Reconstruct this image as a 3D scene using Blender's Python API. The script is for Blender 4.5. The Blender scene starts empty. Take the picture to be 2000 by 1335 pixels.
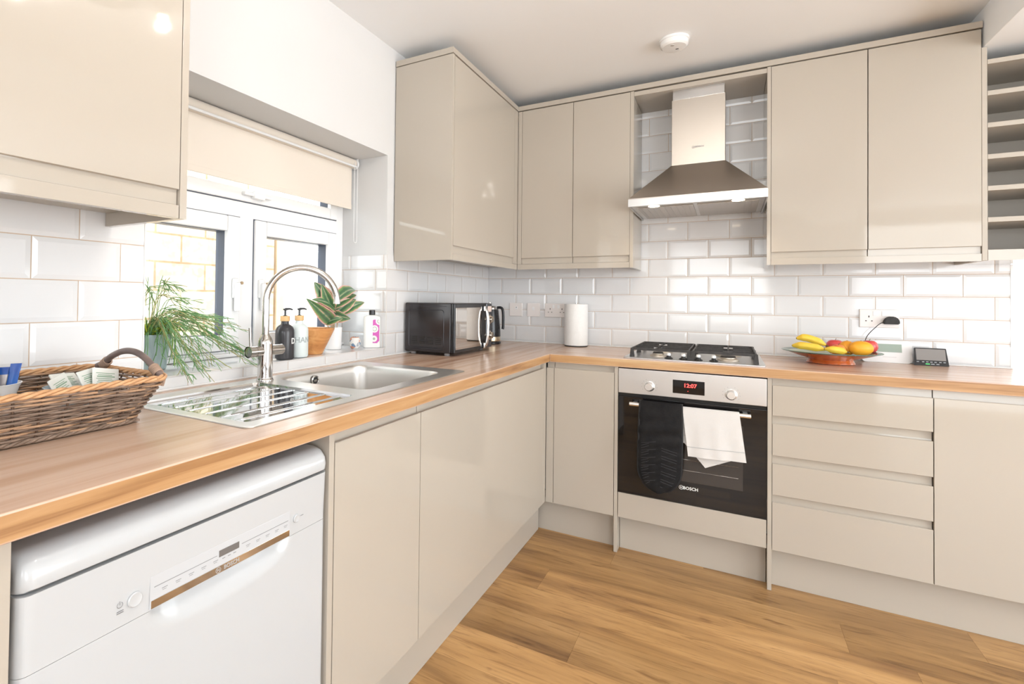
import bpy, bmesh, math, random
from mathutils import Vector, Matrix
SC = bpy.context.scene
COL = SC.collection
PI = math.pi

# ------------------------------------------------------------ camera
cam_d = bpy.data.cameras.new('camera')
cam = bpy.data.objects.new('camera', cam_d); COL.objects.link(cam)
yaw, pitch, roll = 0.5197, 0.0138, 0.012
F_PX = 994.654
cy_, sy_ = math.cos(yaw), math.sin(yaw)
fw = Vector((-sy_*math.cos(pitch), cy_*math.cos(pitch), math.sin(pitch)))
rt = Vector((cy_, sy_, 0)); up = rt.cross(fw)
r2 = rt*math.cos(roll)+up*math.sin(roll); u2 = up*math.cos(roll)-rt*math.sin(roll)
m = Matrix((r2, u2, -fw)).transposed().to_4x4()
m.translation = Vector((1.4071, -3.1503, 1.195))
cam.matrix_world = m
cam_d.sensor_width = 36; cam_d.lens = F_PX*36/2000
cam_d.shift_x = 145.49/2000; cam_d.shift_y = -99.34/2000
cam_d.clip_start = 0.02
SC.camera = cam

# ------------------------------------------------------------ world, daylight, exposure
SC.view_settings.view_transform = 'Standard'
SC.view_settings.look = 'None'
SC.view_settings.gamma = 1
SC.view_settings.use_curve_mapping = False
SC.view_settings.exposure = 0.24
W = bpy.data.worlds.new('overcast_sky'); SC.world = W; W.use_nodes = True
wn = W.node_tree.nodes; wl = W.node_tree.links
bg = wn['Background']
tc = wn.new('ShaderNodeTexCoord'); sx = wn.new('ShaderNodeSeparateXYZ'); rp = wn.new('ShaderNodeValToRGB')
rp.color_ramp.elements[0].position = 0.45; rp.color_ramp.elements[0].color = (0.78, 0.79, 0.79, 1)
rp.color_ramp.elements[1].position = 0.75; rp.color_ramp.elements[1].color = (0.90, 0.96, 1.0, 1)
mp = wn.new('ShaderNodeMapRange'); mp.inputs['From Min'].default_value = -1
wl.new(tc.outputs['Generated'], sx.inputs[0]); wl.new(sx.outputs['Z'], mp.inputs['Value'])
wl.new(mp.outputs['Result'], rp.inputs['Fac']); wl.new(rp.outputs['Color'], bg.inputs['Color'])
bg.inputs['Strength'].default_value = 5.5

def area_light(name, loc, direction, sx_, sy__, power, color):
    d = bpy.data.lights.new(name, 'AREA'); d.shape = 'RECTANGLE'; d.size = sx_; d.size_y = sy__
    d.energy = power; d.color = color
    o = bpy.data.objects.new(name, d); COL.objects.link(o)
    o.location = loc; o.rotation_euler = Vector(direction).to_track_quat('-Z', 'Y').to_euler()
    return o
# daylight entering by the glazed openings of the open-plan room behind and to the right of the camera
area_light('daylight_rear_window', (1.25, -5.98, 1.50), (0, 1, .8), 1.3, 1.3, 8, (0.80, 0.905, 1.0))
area_light('daylight_rear_doors', (3.75, -5.98, 1.15), (-0.1, 1, .9), 1.6, 2.1, 28, (0.80, 0.905, 1.0))
area_light('daylight_right_doors', (4.97, -2.4, 1.2), (-1, 0, .9), 2.8, 2.1, 30, (0.80, 0.905, 1.0))

# ------------------------------------------------------------ helpers
def principled(name, col=(0.8, 0.8, 0.8), rough=0.5, metal=0.0, spec=0.5, coat=0.0, trans=0.0, ior=1.45, emis=None, estr=0.0, sheen=0.0):
    mt = bpy.data.materials.new(name); mt.use_nodes = True
    b = mt.node_tree.nodes['Principled BSDF']
    b.inputs['Base Color'].default_value = (*col, 1); b.inputs['Roughness'].default_value = rough
    b.inputs['Metallic'].default_value = metal; b.inputs['Specular IOR Level'].default_value = spec
    b.inputs['Coat Weight'].default_value = coat; b.inputs['Coat Roughness'].default_value = 0.06
    b.inputs['Transmission Weight'].default_value = trans; b.inputs['IOR'].default_value = ior
    b.inputs['Sheen Weight'].default_value = sheen
    if emis: b.inputs['Emission Color'].default_value = (*emis, 1); b.inputs['Emission Strength'].default_value = estr
    return mt
def nd(mt, t, **kw):
    n = mt.node_tree.nodes.new(t)
    for k, v in kw.items(): setattr(n, k, v)
    return n
def lk(mt, a, b): mt.node_tree.links.new(a, b)
def bsdf(mt): return mt.node_tree.nodes['Principled BSDF']
def ramp(mt, stops):
    n = nd(mt, 'ShaderNodeValToRGB'); e = n.color_ramp.elements
    while len(e) < len(stops): e.new(0.5)
    for i, (p, c) in enumerate(stops): e[i].position = p; e[i].color = (*c, 1)
    return n
def varied(name, c1, c2, scale=(5, 5, 5), rough=0.4, bump=0.0, bscale=60, detail=3, **kw):
    """principled with a noise-driven colour between c1 and c2 and an optional fine bump"""
    mt = principled(name, c1, rough, **kw)
    t = nd(mt, 'ShaderNodeTexCoord'); mpg = nd(mt, 'ShaderNodeMapping'); mpg.inputs['Scale'].default_value = scale
    lk(mt, t.outputs['Object'], mpg.inputs['Vector'])
    n = nd(mt, 'ShaderNodeTexNoise'); n.inputs['Scale'].default_value = 1; n.inputs['Detail'].default_value = detail
    lk(mt, mpg.outputs[0], n.inputs['Vector'])
    r = ramp(mt, [(0.35, c1), (0.65, c2)]); lk(mt, n.outputs['Fac'], r.inputs['Fac']); lk(mt, r.outputs['Color'], bsdf(mt).inputs['Base Color'])
    if bump:
        n2 = nd(mt, 'ShaderNodeTexNoise'); n2.inputs['Scale'].default_value = bscale; n2.inputs['Detail'].default_value = 4
        lk(mt, t.outputs['Object'], n2.inputs['Vector'])
        b = nd(mt, 'ShaderNodeBump'); b.inputs['Strength'].default_value = bump; b.inputs['Distance'].default_value = 0.002
        lk(mt, n2.outputs['Fac'], b.inputs['Height']); lk(mt, b.outputs['Normal'], bsdf(mt).inputs['Normal'])
    return mt

def put(name, bm, mats, parent=None, smooth=35, kind=None):
    """link a bmesh given in world coordinates as one mesh object (a part when parent is given)"""
    bmesh.ops.recalc_face_normals(bm, faces=bm.faces)
    me = bpy.data.meshes.new(name); bm.to_mesh(me); bm.free()
    if not isinstance(mats, (list, tuple)): mats = [mats]
    for mm in mats: me.materials.append(mm)
    if smooth:
        me.polygons.foreach_set('use_smooth', [True]*len(me.polygons))
        me.set_sharp_from_angle(angle=math.radians(smooth))
    o = bpy.data.objects.new(name, me); COL.objects.link(o)
    if 0 < smooth <= 50:
        wn_ = o.modifiers.new('weighted_normals', 'WEIGHTED_NORMAL'); wn_.keep_sharp = True; wn_.weight = 100
    if parent is not None:
        me.transform(world_of(parent).inverted()); o.parent = parent
    if kind: o['kind'] = kind
    return o
def world_of(o):
    mt = o.matrix_basis.copy()
    return world_of(o.parent) @ mt if o.parent else mt
def thing(name, label, cat, loc=(0, 0, 0), rotz=0, group=None):
    o = bpy.data.objects.new(name, None); COL.objects.link(o); o.empty_display_size = 0.05
    o.location = loc; o.rotation_euler = (0, 0, rotz); o['label'] = label; o['category'] = cat
    if group: o['group'] = group
    return o
def tag(o, label, cat, group=None):
    o['label'] = label; o['category'] = cat
    if group: o['group'] = group
    return o
def struct(name, bm=None, mats=None, smooth=35):
    if bm is None:
        o = bpy.data.objects.new(name, None); COL.objects.link(o)
    else: o = put(name, bm, mats, None, smooth)
    o['kind'] = 'structure'
    return o
def copy_tree(o, parent=None):
    c = o.copy(); COL.objects.link(c); c.parent = parent
    for ch in [x for x in o.children]: copy_tree(ch, c)
    return c

def B(): return bmesh.new()
def box(bm, x0, x1, y0, y1, z0, z1, bev=0.0, mi=0, seg=2, M=None):
    x0, x1 = min(x0, x1), max(x0, x1); y0, y1 = min(y0, y1), max(y0, y1); z0, z1 = min(z0, z1), max(z0, z1)
    vs = [bm.verts.new((x, y, z)) for x in (x0, x1) for y in (y0, y1) for z in (z0, z1)]
    q = [(0, 1, 3, 2), (4, 6, 7, 5), (0, 4, 5, 1), (2, 3, 7, 6), (0, 2, 6, 4), (1, 5, 7, 3)]
    fs = [bm.faces.new([vs[i] for i in f]) for f in q]
    for f in fs: f.material_index = mi
    allv = set(vs)
    if bev > 0:
        bev = min(bev, 0.49*min(x1-x0, y1-y0, z1-z0))
        es = list({e for f in fs for e in f.edges})
        r = bmesh.ops.bevel(bm, geom=es, offset=bev, segments=seg, affect='EDGES', profile=0.5)
        for f in r['faces']: f.material_index = mi
        allv = {v for v in allv if v.is_valid} | set(r['verts'])
    if M is not None: bmesh.ops.transform(bm, matrix=M, verts=list(allv))
    return allv
def lathe(bm, prof, c=(0, 0, 0), n=40, mi=0, axis='Z', closed=False, sx=1.0, sy=1.0):
    """prof: list of (r, h); revolve about a vertical (or X / Y) axis through c"""
    rings = []
    for r, h in prof:
        if r < 1e-6:
            rings.append([bm.verts.new(_ax(0, 0, h, c, axis))])
        else:
            rings.append([bm.verts.new(_ax(r*sx*math.cos(2*PI*k/n), r*sy*math.sin(2*PI*k/n), h, c, axis)) for k in range(n)])
    def join(a, b):
        for k in range(n):
            k2 = (k+1) % n
            if len(a) == 1 and len(b) == 1: return
            if len(a) == 1: f = bm.faces.new((a[0], b[k], b[k2]))
            elif len(b) == 1: f = bm.faces.new((a[k], b[0], a[k2]))
            else: f = bm.faces.new((a[k], b[k], b[k2], a[k2]))
            f.material_index = mi
    for a, b in zip(rings, rings[1:]): join(a, b)
    if closed: join(rings[-1], rings[0])
    return rings
def _ax(a, b, h, c, axis):
    if axis == 'Z': return (c[0]+a, c[1]+b, c[2]+h)
    if axis == 'Y': return (c[0]+a, c[1]+h, c[2]+b)
    return (c[0]+h, c[1]+a, c[2]+b)
def cyl(bm, c, r, h, axis='Z', n=28, mi=0, bev=0.0, r2=None):
    r2 = r if r2 is None else r2
    if bev: p = [(0, 0), (r-bev, 0), (r, bev), (r2, h-bev), (r2-bev, h), (0, h)]
    else: p = [(0, 0), (r, 0), (r2, h), (0, h)]
    lathe(bm, p, c, n, mi, axis)
def frames(pts):
    T = []
    for i in range(len(pts)):
        a = pts[max(i-1, 0)]; b = pts[min(i+1, len(pts)-1)]
        t = (b-a); T.append(t.normalized() if t.length > 1e-9 else Vector((0, 0, 1)))
    ref = Vector((0, 0, 1)) if abs(T[0].z) < 0.9 else Vector((1, 0, 0))
    n0 = T[0].cross(ref).normalized(); out = []
    for t in T:
        n0 = (n0 - t*n0.dot(t))
        n0 = n0.normalized() if n0.length > 1e-9 else t.orthogonal().normalized()
        out.append((n0, t.cross(n0)))
    return out
def tube(bm, pts, r, n=8, mi=0, cap=True, flat=1.0):
    """sweep a circle along pts; r may be a list"""
    pts = [Vector(p) for p in pts]; fr = frames(pts); rings = []
    for i, (p, (a, b)) in enumerate(zip(pts, fr)):
        rr = r[i] if isinstance(r, (list, tuple)) else r
        rings.append([bm.verts.new(p + a*rr*math.cos(2*PI*k/n) + b*rr*flat*math.sin(2*PI*k/n)) for k in range(n)])
    for A, Bq in zip(rings, rings[1:]):
        for k in range(n):
            f = bm.faces.new((A[k], A[(k+1) % n], Bq[(k+1) % n], Bq[k])); f.material_index = mi
    if cap:
        for rg in (rings[0], rings[-1]):
            f = bm.faces.new(rg); f.material_index = mi
def spline(ctrl, n=12):
    """Catmull-Rom through ctrl"""
    P = [Vector(p) for p in ctrl]; P = [P[0]*2-P[1]] + P + [P[-1]*2-P[-2]]; out = []
    for i in range(1, len(P)-2):
        for k in range(n):
            t = k/n; a, b, c, d = P[i-1], P[i], P[i+1], P[i+2]
            out.append(0.5*((2*b)+(c-a)*t+(2*a-5*b+4*c-d)*t*t+(3*b-a-3*c+d)*t**3))
    out.append(P[-2]); return out
def prism(bm, poly, fn, t0, t1, mi=0):
    """extrude a 2D polygon; fn(a, b, t) gives the 3D point"""
    A = [bm.verts.new(fn(a, b, t0)) for a, b in poly]; C = [bm.verts.new(fn(a, b, t1)) for a, b in poly]
    n = len(poly)
    for i in range(n):
        f = bm.faces.new((A[i], A[(i+1) % n], C[(i+1) % n], C[i])); f.material_index = mi
    for L in (A, C):
        f = bm.faces.new(L); f.material_index = mi
def rrect(x0, x1, y0, y1, r, n=6):
    out = []
    for cx, cy, a0 in ((x1-r, y1-r, 0), (x0+r, y1-r, 90), (x0+r, y0+r, 180), (x1-r, y0+r, 270)):
        for k in range(n+1):
            a = math.radians(a0+90*k/n); out.append((cx+r*math.cos(a), cy+r*math.sin(a)))
    return out
def loft(bm, loops, mi=0, cap0=False, cap1=False):
    R = [[bm.verts.new(p) for p in L] for L in loops]; n = len(R[0])
    for A, C in zip(R, R[1:]):
        for k in range(n):
            f = bm.faces.new((A[k], A[(k+1) % n], C[(k+1) % n], C[k])); f.material_index = mi
    if cap0: bm.faces.new(R[0]).material_index = mi
    if cap1: bm.faces.new(R[-1]).material_index = mi
    return R
def text_mesh(s, size, depth=0.0006, bold=False, align='CENTER'):
    cu = bpy.data.curves.new('lettering', 'FONT'); cu.body = s; cu.size = size; cu.extrude = depth
    cu.align_x = align; cu.align_y = 'CENTER'
    if bold: cu.offset = size*0.02
    cu.resolution_u = 3
    o = bpy.data.objects.new('lettering', cu); COL.objects.link(o)
    dg = bpy.context.evaluated_depsgraph_get(); me = bpy.data.meshes.new_from_object(o.evaluated_get(dg))
    bm = B(); bm.from_mesh(me)
    bpy.data.objects.remove(o); bpy.data.curves.remove(cu); bpy.data.meshes.remove(me)
    return bm
def basis(o, x, y, z):
    mm = Matrix((Vector(x), Vector(y), Vector(z))).transposed().to_4x4(); mm.translation = Vector(o); return mm
def text(bm, s, size, at, x, y, bold=False, mi=0, depth=0.0006, align='CENTER'):
    t = text_mesh(s, size, depth, bold, align)
    x = Vector(x).normalized(); y = Vector(y).normalized()
    t.transform(basis(at, x, y, x.cross(y)))
    me = bpy.data.meshes.new('tmp'); t.to_mesh(me); t.free()
    n0 = len(bm.faces); bm.from_mesh(me); bpy.data.meshes.remove(me); bm.faces.ensure_lookup_table()
    for f in bm.faces[n0:]: f.material_index = mi
BX = ((1, 0, 0), (0, 0, 1))     # lettering on something facing -Y
LX = ((0, 1, 0), (0, 0, 1))     # lettering on something facing +X

# ------------------------------------------------------------ materials
CREAM = (0.455, 0.408, 0.347)
M_cream = varied('cream_gloss', CREAM, (0.463, 0.416, 0.355), (1.5, 1.5, 1.5), rough=0.045, spec=0.55)
M_cream_matt = varied('cream_satin', CREAM, (0.463, 0.416, 0.355), (2, 2, 2), rough=0.32)
M_carcass = varied('cream_board', (0.455, 0.408, 0.347), (0.463, 0.416, 0.355), (2, 2, 2), rough=0.35)
M_plaster = varied('white_plaster', (0.66, 0.66, 0.66), (0.67, 0.67, 0.67), (3, 3, 3), rough=0.75, bump=0.08, bscale=90)
M_ceiling = varied('ceiling_paint', (0.90, 0.915, 0.93), (0.91, 0.925, 0.94), (2, 2, 2), rough=0.8)
M_tile = varied('white_ceramic', (0.72, 0.72, 0.725), (0.74, 0.74, 0.745), (4, 4, 4), rough=0.07, spec=0.6)
M_grout = varied('beige_grout', (0.52, 0.40, 0.30), (0.60, 0.47, 0.36), (30, 30, 30), rough=0.9)
M_upvc = varied('white_upvc', (0.84, 0.845, 0.85), (0.86, 0.865, 0.87), (3, 3, 3), rough=0.25)
M_steel = principled('brushed_steel', (0.70, 0.685, 0.665), 0.30, 1.0)
def brushed(name, col, rough, scale):
    mt = principled(name, col, rough, 1.0)
    t = nd(mt, 'ShaderNodeTexCoord'); g = nd(mt, 'ShaderNodeMapping'); g.inputs['Scale'].default_value = scale
    lk(mt, t.outputs['Object'], g.inputs['Vector']); n = nd(mt, 'ShaderNodeTexNoise'); n.inputs['Scale'].default_value = 1; n.inputs['Detail'].default_value = 2
    lk(mt, g.outputs[0], n.inputs['Vector']); r = nd(mt, 'ShaderNodeMapRange'); r.inputs['To Min'].default_value = rough*0.85; r.inputs['To Max'].default_value = rough*1.2
    lk(mt, n.outputs['Fac'], r.inputs['Value']); lk(mt, r.outputs['Result'], bsdf(mt).inputs['Roughness'])
    b = nd(mt, 'ShaderNodeBump'); b.inputs['Strength'].default_value = 0.12; b.inputs['Distance'].default_value = 0.0004
    lk(mt, n.outputs['Fac'], b.inputs['Height']); lk(mt, b.outputs['Normal'], bsdf(mt).inputs['Normal'])
    return mt
M_steel_h = brushed('steel_horizontal_grain', (0.62, 0.605, 0.59), 0.30, (6, 900, 900))
M_sink = brushed('sink_steel', (0.76, 0.74, 0.715), 0.34, (700, 12, 700))
M_drain = principled('polished_steel', (0.74, 0.75, 0.77), 0.06, 1.0)
M_chrome = principled('chrome', (0.60, 0.585, 0.57), 0.05, 1.0)
M_black_gl = principled('black_glass', (0.008, 0.007, 0.007), 0.03, 0.0, 0.6)
M_black = varied('black_plastic', (0.012, 0.012, 0.014), (0.02, 0.02, 0.022), (20, 20, 20), rough=0.16)
M_black_matt = varied('black_matt', (0.02, 0.02, 0.02), (0.035, 0.033, 0.032), (40, 40, 40), rough=0.6)
M_iron = varied('cast_iron', (0.025, 0.023, 0.022), (0.045, 0.04, 0.038), (60, 60, 60), rough=0.55, bump=0.3, bscale=300)
M_white = varied('white_plastic', (0.82, 0.82, 0.82), (0.84, 0.84, 0.84), (6, 6, 6), rough=0.22)
M_white_gl = varied('white_enamel', (0.50, 0.515, 0.53), (0.51, 0.525, 0.54), (3, 3, 3), rough=0.12, coat=0.3)
M_grey_ink = principled('grey_ink', (0.25, 0.25, 0.26), 0.5)
M_white_ink = principled('white_ink', (0.85, 0.85, 0.83), 0.4)
M_dark_gap = principled('shadow_gap_black', (0.02, 0.018, 0.016), 0.9)

def wood(name, stops, along, grain=1.0, rough=0.3, rings=True):
    """streaky timber whose grain follows axis 'X' or 'Y' or 'Z'"""
    mt = principled(name, stops[0][1], rough)
    t = nd(mt, 'ShaderNodeTexCoord'); g = nd(mt, 'ShaderNodeMapping')
    s = {'X': (1.3, 26, 26), 'Y': (26, 1.3, 26), 'Z': (26, 26, 1.3)}[along]
    g.inputs['Scale'].default_value = tuple(v*grain for v in s)
    lk(mt, t.outputs['Object'], g.inputs['Vector'])
    n = nd(mt, 'ShaderNodeTexNoise'); n.inputs['Scale'].default_value = 1; n.inputs['Detail'].default_value = 5; n.inputs['Distortion'].default_value = 0.6
    lk(mt, g.outputs[0], n.inputs['Vector'])
    g2 = nd(mt, 'ShaderNodeMapping'); g2.inputs['Scale'].default_value = tuple(v*grain*0.28 for v in s)
    lk(mt, t.outputs['Object'], g2.inputs['Vector'])
    n2 = nd(mt, 'ShaderNodeTexNoise'); n2.inputs['Scale'].default_value = 1; n2.inputs['Detail'].default_value = 2
    lk(mt, g2.outputs[0], n2.inputs['Vector'])
    mx = nd(mt, 'ShaderNodeMix'); mx.data_type = 'FLOAT'; mx.inputs[0].default_value = 0.5
    lk(mt, n.outputs['Fac'], mx.inputs[2]); lk(mt, n2.outputs['Fac'], mx.inputs[3])
    r = ramp(mt, stops); lk(mt, mx.outputs[0], r.inputs['Fac']); lk(mt, r.outputs['Color'], bsdf(mt).inputs['Base Color'])
    return mt
WT_ST = [(0.34, (0.40, 0.23, 0.155)), (0.44, (0.55, 0.36, 0.255)), (0.56, (0.66, 0.48, 0.37)), (0.68, (0.55, 0.36, 0.25))]
M_wt_y = wood('worktop_oak_left', WT_ST, 'Y', rough=0.24)
M_wt_x = wood('worktop_oak_back', WT_ST, 'X', rough=0.24)
for _w in (M_wt_x, M_wt_y): bsdf(_w).inputs['Specular IOR Level'].default_value = 0.75
ED_ST = [(0.34, (0.26, 0.120, 0.045)), (0.45, (0.43, 0.235, 0.10)), (0.55, (0.50, 0.295, 0.14)), (0.66, (0.58, 0.39, 0.21))]  # same timber as the top; richer orange painted in for the glare-free edge
M_ed_y = wood('worktop_edge_left', ED_ST, 'Y', 2.6, rough=0.35)
M_ed_x = wood('worktop_edge_back', ED_ST, 'X', 2.6, rough=0.35)
# ------------------------------------------------------------ room shell
WT = 0.919          # worktop height
CZ = 2.395          # ceiling height
XR, YR = 5.0, -6.0  # right and rear walls
WY0, WY1, WZ0, WZ1 = -2.33, -1.176, 0.958, 1.871   # kitchen window opening in the left wall

# floor of oak laminate planks running left to right
M_floor = principled('oak_laminate', (0.5, 0.3, 0.13), 0.36)
_t = nd(M_floor, 'ShaderNodeTexCoord'); _u = nd(M_floor, 'ShaderNodeUVMap'); _u.uv_map = 'plank'
_s = nd(M_floor, 'ShaderNodeVectorMath', operation='SCALE'); _s.inputs['Scale'].default_value = 17
lk(M_floor, _u.outputs[0], _s.inputs[0])
_a = nd(M_floor, 'ShaderNodeVectorMath', operation='ADD'); lk(M_floor, _t.outputs['Object'], _a.inputs[0]); lk(M_floor, _s.outputs[0], _a.inputs[1])
def _noise(scale, detail, dist, rough=0.5):
    g = nd(M_floor, 'ShaderNodeMapping'); g.inputs['Scale'].default_value = scale; lk(M_floor, _a.outputs[0], g.inputs['Vector'])
    n = nd(M_floor, 'ShaderNodeTexNoise'); n.inputs['Scale'].default_value = 1; n.inputs['Detail'].default_value = detail
    n.inputs['Distortion'].default_value = dist; n.inputs['Roughness'].default_value = rough; lk(M_floor, g.outputs[0], n.inputs['Vector']); return n
n1 = _noise((0.9, 7, 1), 3, 1.0); n2 = _noise((2.0, 26, 1), 7, 3.4, 0.66); n3 = _noise((5.5, 16, 1), 2, 0.6)
r1 = ramp(M_floor, [(0.30, (0.24, 0.125, 0.052)), (0.43, (0.40, 0.225, 0.090)), (0.55, (0.51, 0.295, 0.120)), (0.70, (0.59, 0.355, 0.155))])
lk(M_floor, n1.outputs['Fac'], r1.inputs['Fac'])
r2_ = ramp(M_floor, [(0.36, (0.50, 0.42, 0.36)), (0.47, (0.92, 0.90, 0.88)), (0.65, (1.06, 1.05, 1.04))])
lk(M_floor, n2.outputs['Fac'], r2_.inputs['Fac'])
mx = nd(M_floor, 'ShaderNodeMix'); mx.data_type = 'RGBA'; mx.blend_type = 'MULTIPLY'; mx.inputs[0].default_value = 0.60
lk(M_floor, r1.outputs['Color'], mx.inputs[6]); lk(M_floor, r2_.outputs['Color'], mx.inputs[7])
r3 = ramp(M_floor, [(0.24, (0.45, 0.36, 0.30)), (0.335, (1, 1, 1))]); lk(M_floor, n3.outputs['Fac'], r3.inputs['Fac'])
mx2 = nd(M_floor, 'ShaderNodeMix'); mx2.data_type = 'RGBA'; mx2.blend_type = 'MULTIPLY'; mx2.inputs[0].default_value = 0.8
lk(M_floor, mx.outputs[2], mx2.inputs[6]); lk(M_floor, r3.outputs['Color'], mx2.inputs[7])
sp = nd(M_floor, 'ShaderNodeSeparateXYZ'); lk(M_floor, _u.outputs[0], sp.inputs[0])
mr = nd(M_floor, 'ShaderNodeMapRange'); mr.inputs['To Min'].default_value = 0.80; mr.inputs['To Max'].default_value = 1.12; lk(M_floor, sp.outputs['X'], mr.inputs['Value'])
vs_ = nd(M_floor, 'ShaderNodeVectorMath', operation='SCALE'); lk(M_floor, mx2.outputs[2], vs_.inputs[0]); lk(M_floor, mr.outputs['Result'], vs_.inputs['Scale'])
lk(M_floor, vs_.outputs[0], bsdf(M_floor).inputs['Base Color'])
b_ = nd(M_floor, 'ShaderNodeBump'); b_.inputs['Strength'].default_value = 0.15; b_.inputs['Distance'].default_value = 0.0015
lk(M_floor, n2.outputs['Fac'], b_.inputs['Height']); lk(M_floor, b_.outputs[0], bsdf(M_floor).inputs['Normal'])

bm = B(); uvl = bm.loops.layers.uv.new('plank'); rnd = random.Random(7)
def plank(x0, x1, y0, y1, a=None):
    a = rnd.random() if a is None else a; b = rnd.random()
    vs = [bm.verts.new(p) for p in ((x0+.0003, y0+.0003, 0), (x1-.0003, y0+.0003, 0), (x1-.0003, y1-.0003, 0), (x0+.0003, y1-.0003, 0))]
    f = bm.faces.new(vs)
    for l in f.loops: l[uvl].uv = (a, b)
for i in range(34):
    y1 = -0.02-0.18*i
    row = i
    if row == 3: js = [-0.27, 0.945, 2.165, 3.38, 4.6]
    elif row == 7: js = [-0.30, 0.947, 2.17, 3.38, 4.6]
    else:
        s = rnd.random()*1.2; js = [-1.3+s+1.22*k for k in range(7)]
    js = [-0.05]+[j for j in js if 0.0 < j < XR]+[XR+0.05]
    for a, b in zip(js, js[1:]):
        tone = None
        if row == 7 and abs(b-0.947) < .01: tone = 0.12
        if row == 3 and abs(b-2.165) < .01: tone = 0.15
        plank(a, b, y1-0.18, y1, tone)
vs = [bm.verts.new(p) for p in ((-.05, YR-.05, -.003), (XR+.05, YR-.05, -.003), (XR+.05, .05, -.003), (-.05, .05, -.003))]
bm.faces.new(vs).material_index = 1
struct('floor', bm, [M_floor, varied('plank_joint', (0.12, 0.06, 0.03), (0.14, 0.07, 0.035), rough=0.8)], smooth=0)

bm = B(); box(bm, -.36, XR+.1, YR-.1, .4, CZ, CZ+.1); struct('ceiling', bm, M_ceiling, 0)
# left wall with the window recess
bm = B()
XW = -0.004; XO = -0.34
box(bm, XO, XW, WY1, 0.01, 0, CZ); box(bm, XO, XW, YR, WY0, 0, CZ)
box(bm, XO, XW, WY0, WY1, 0, WZ0-.006); box(bm, XO, XW, WY0, WY1, WZ1, CZ)
wall_left = struct('wall_left', bm, M_plaster, 0)
bm = B(); XE = 2.469
box(bm, XO, XE, 0.004, 0.25, 0, CZ); box(bm, XE, 4.3, 0.004, 0.25, 0, 0.90); box(bm, XE, 4.3, 0.004, .25, 2.2, CZ); box(bm, 4.3, XR+.1, .004, .25, 0, CZ)
wall_back = struct('wall_back', bm, M_plaster, 0)
bm = B()
box(bm, XR, XR+.1, -1.0, 0.3, 0, CZ); box(bm, XR, XR+.1, YR-.1, -3.8, 0, CZ); box(bm, XR, XR+.1, -3.8, -1.0, 2.25, CZ)
struct('wall_right', bm, M_plaster, 0)
bm = B()
for x0, x1, z0, z1 in ((-.34, .6, 0, CZ), (.6, 1.9, 0, .85), (.6, 1.9, 2.15, CZ), (1.9, 2.95, 0, CZ), (2.95, 4.55, 2.2, CZ), (4.55, XR, 0, CZ)):
    box(bm, x0, x1, YR-.1, YR, z0, z1)
struct('wall_rear', bm, M_plaster, 0)
# boxed-in beam that runs towards the camera above the wine rack
bm = B(); box(bm, 2.297, 2.74, YR, 0.0, 2.236, CZ, bev=.002); struct('trim_1', bm, M_ceiling, 0)

# ---- metro tiling
def tiles(bm, P, u0, u1, z0, z1, seams, joint, holes=()):
    """P(u, z, h) -> point; seams: heights of the horizontal joints; joint(r) -> offset of the vertical joints in row r"""
    g = 0.0012; bw = 0.011; hb = -0.0035
    f = bm.faces.new([bm.verts.new(P(u, z, -0.0028)) for u, z in ((u0, z0), (u1, z0), (u1, z1), (u0, z1))]); f.material_index = 1
    for r in range(len(seams)-1):
        a, b = seams[r], seams[r+1]
        if b <= z0 or a >= z1: continue
        ja = joint(r); k0 = math.floor((u0-ja)/TP)-1
        for k in range(k0, k0+60):
            c, d = ja+k*TP, ja+(k+1)*TP
            if d <= u0+.002 or c >= u1-.002: continue
            cu, du = max(c, u0), min(d, u1); az, bz = max(a, z0), min(b, z1)
            L = g if c >= u0-1e-6 else 0.0004; R = g if d <= u1+1e-6 else 0.0004
            Bt = g if a >= z0-1e-6 else 0.0004; T = g if b <= z1+1e-6 else 0.0004
            o = [(cu+L, az+Bt), (du-R, az+Bt), (du-R, bz-T), (cu+L, bz-T)]
            iL = bw if c >= u0-1e-6 else 0; iR = bw if d <= u1+1e-6 else 0; iB = bw if a >= z0-1e-6 else 0; iT = bw if b <= z1+1e-6 else 0
            if (o[1][0]-o[0][0]) < iL+iR+.004: iL = iR = 0
            if (o[2][1]-o[1][1]) < iB+iT+.004: iB = iT = 0
            i_ = [(o[0][0]+iL, o[0][1]+iB), (o[1][0]-iR, o[1][1]+iB), (o[2][0]-iR, o[2][1]-iT), (o[3][0]+iL, o[3][1]-iT)]
            V0 = [bm.verts.new(P(u, z, hb)) for u, z in o]
            V1 = [bm.verts.new(P(u, z, -0.0022 if (iL or iR or iB or iT) else 0)) for u, z in o]
            V2 = [bm.verts.new(P(u, z, 0)) for u, z in i_]
            bm.faces.new(V2)
            for q in range(4):
                q2 = (q+1) % 4
                bm.faces.new((V0[q], V0[q2], V1[q2], V1[q]))
                if (i_[q] != o[q]) or (i_[q2] != o[q2]): bm.faces.new((V1[q], V1[q2], V2[q2], V2[q]))
TP = 0.2022
SE = [WT-.2+.003]+[WT+.1051+.102*k for k in range(14)]; SE[0] = WT+.1051-.102
bm = B()
PB = lambda u, z, h: (u, -h, z)
jb = lambda r: .0946+(0 if r % 2 else TP/2)
tiles(bm, PB, 0.0, XE, WT+.002, 1.43, SE, jb)
tiles(bm, PB, 0.956, 1.57, 1.43, 2.29, SE, jb)
put('tiling', bm, [M_tile, M_grout], wall_back, smooth=0)
bm = B(); PL = lambda u, z, h: (h, -u, z)
TPs = TP; TP = 0.2003
jl_ = lambda r: .089+(TP/2 if r % 2 else 0)
tiles(bm, PL, 0.0, -WY1, WT+.002, 1.398, SE, jl_)
tiles(bm, PL, -WY0, 3.2, WT+.002, 1.43, SE, jl_)
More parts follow.
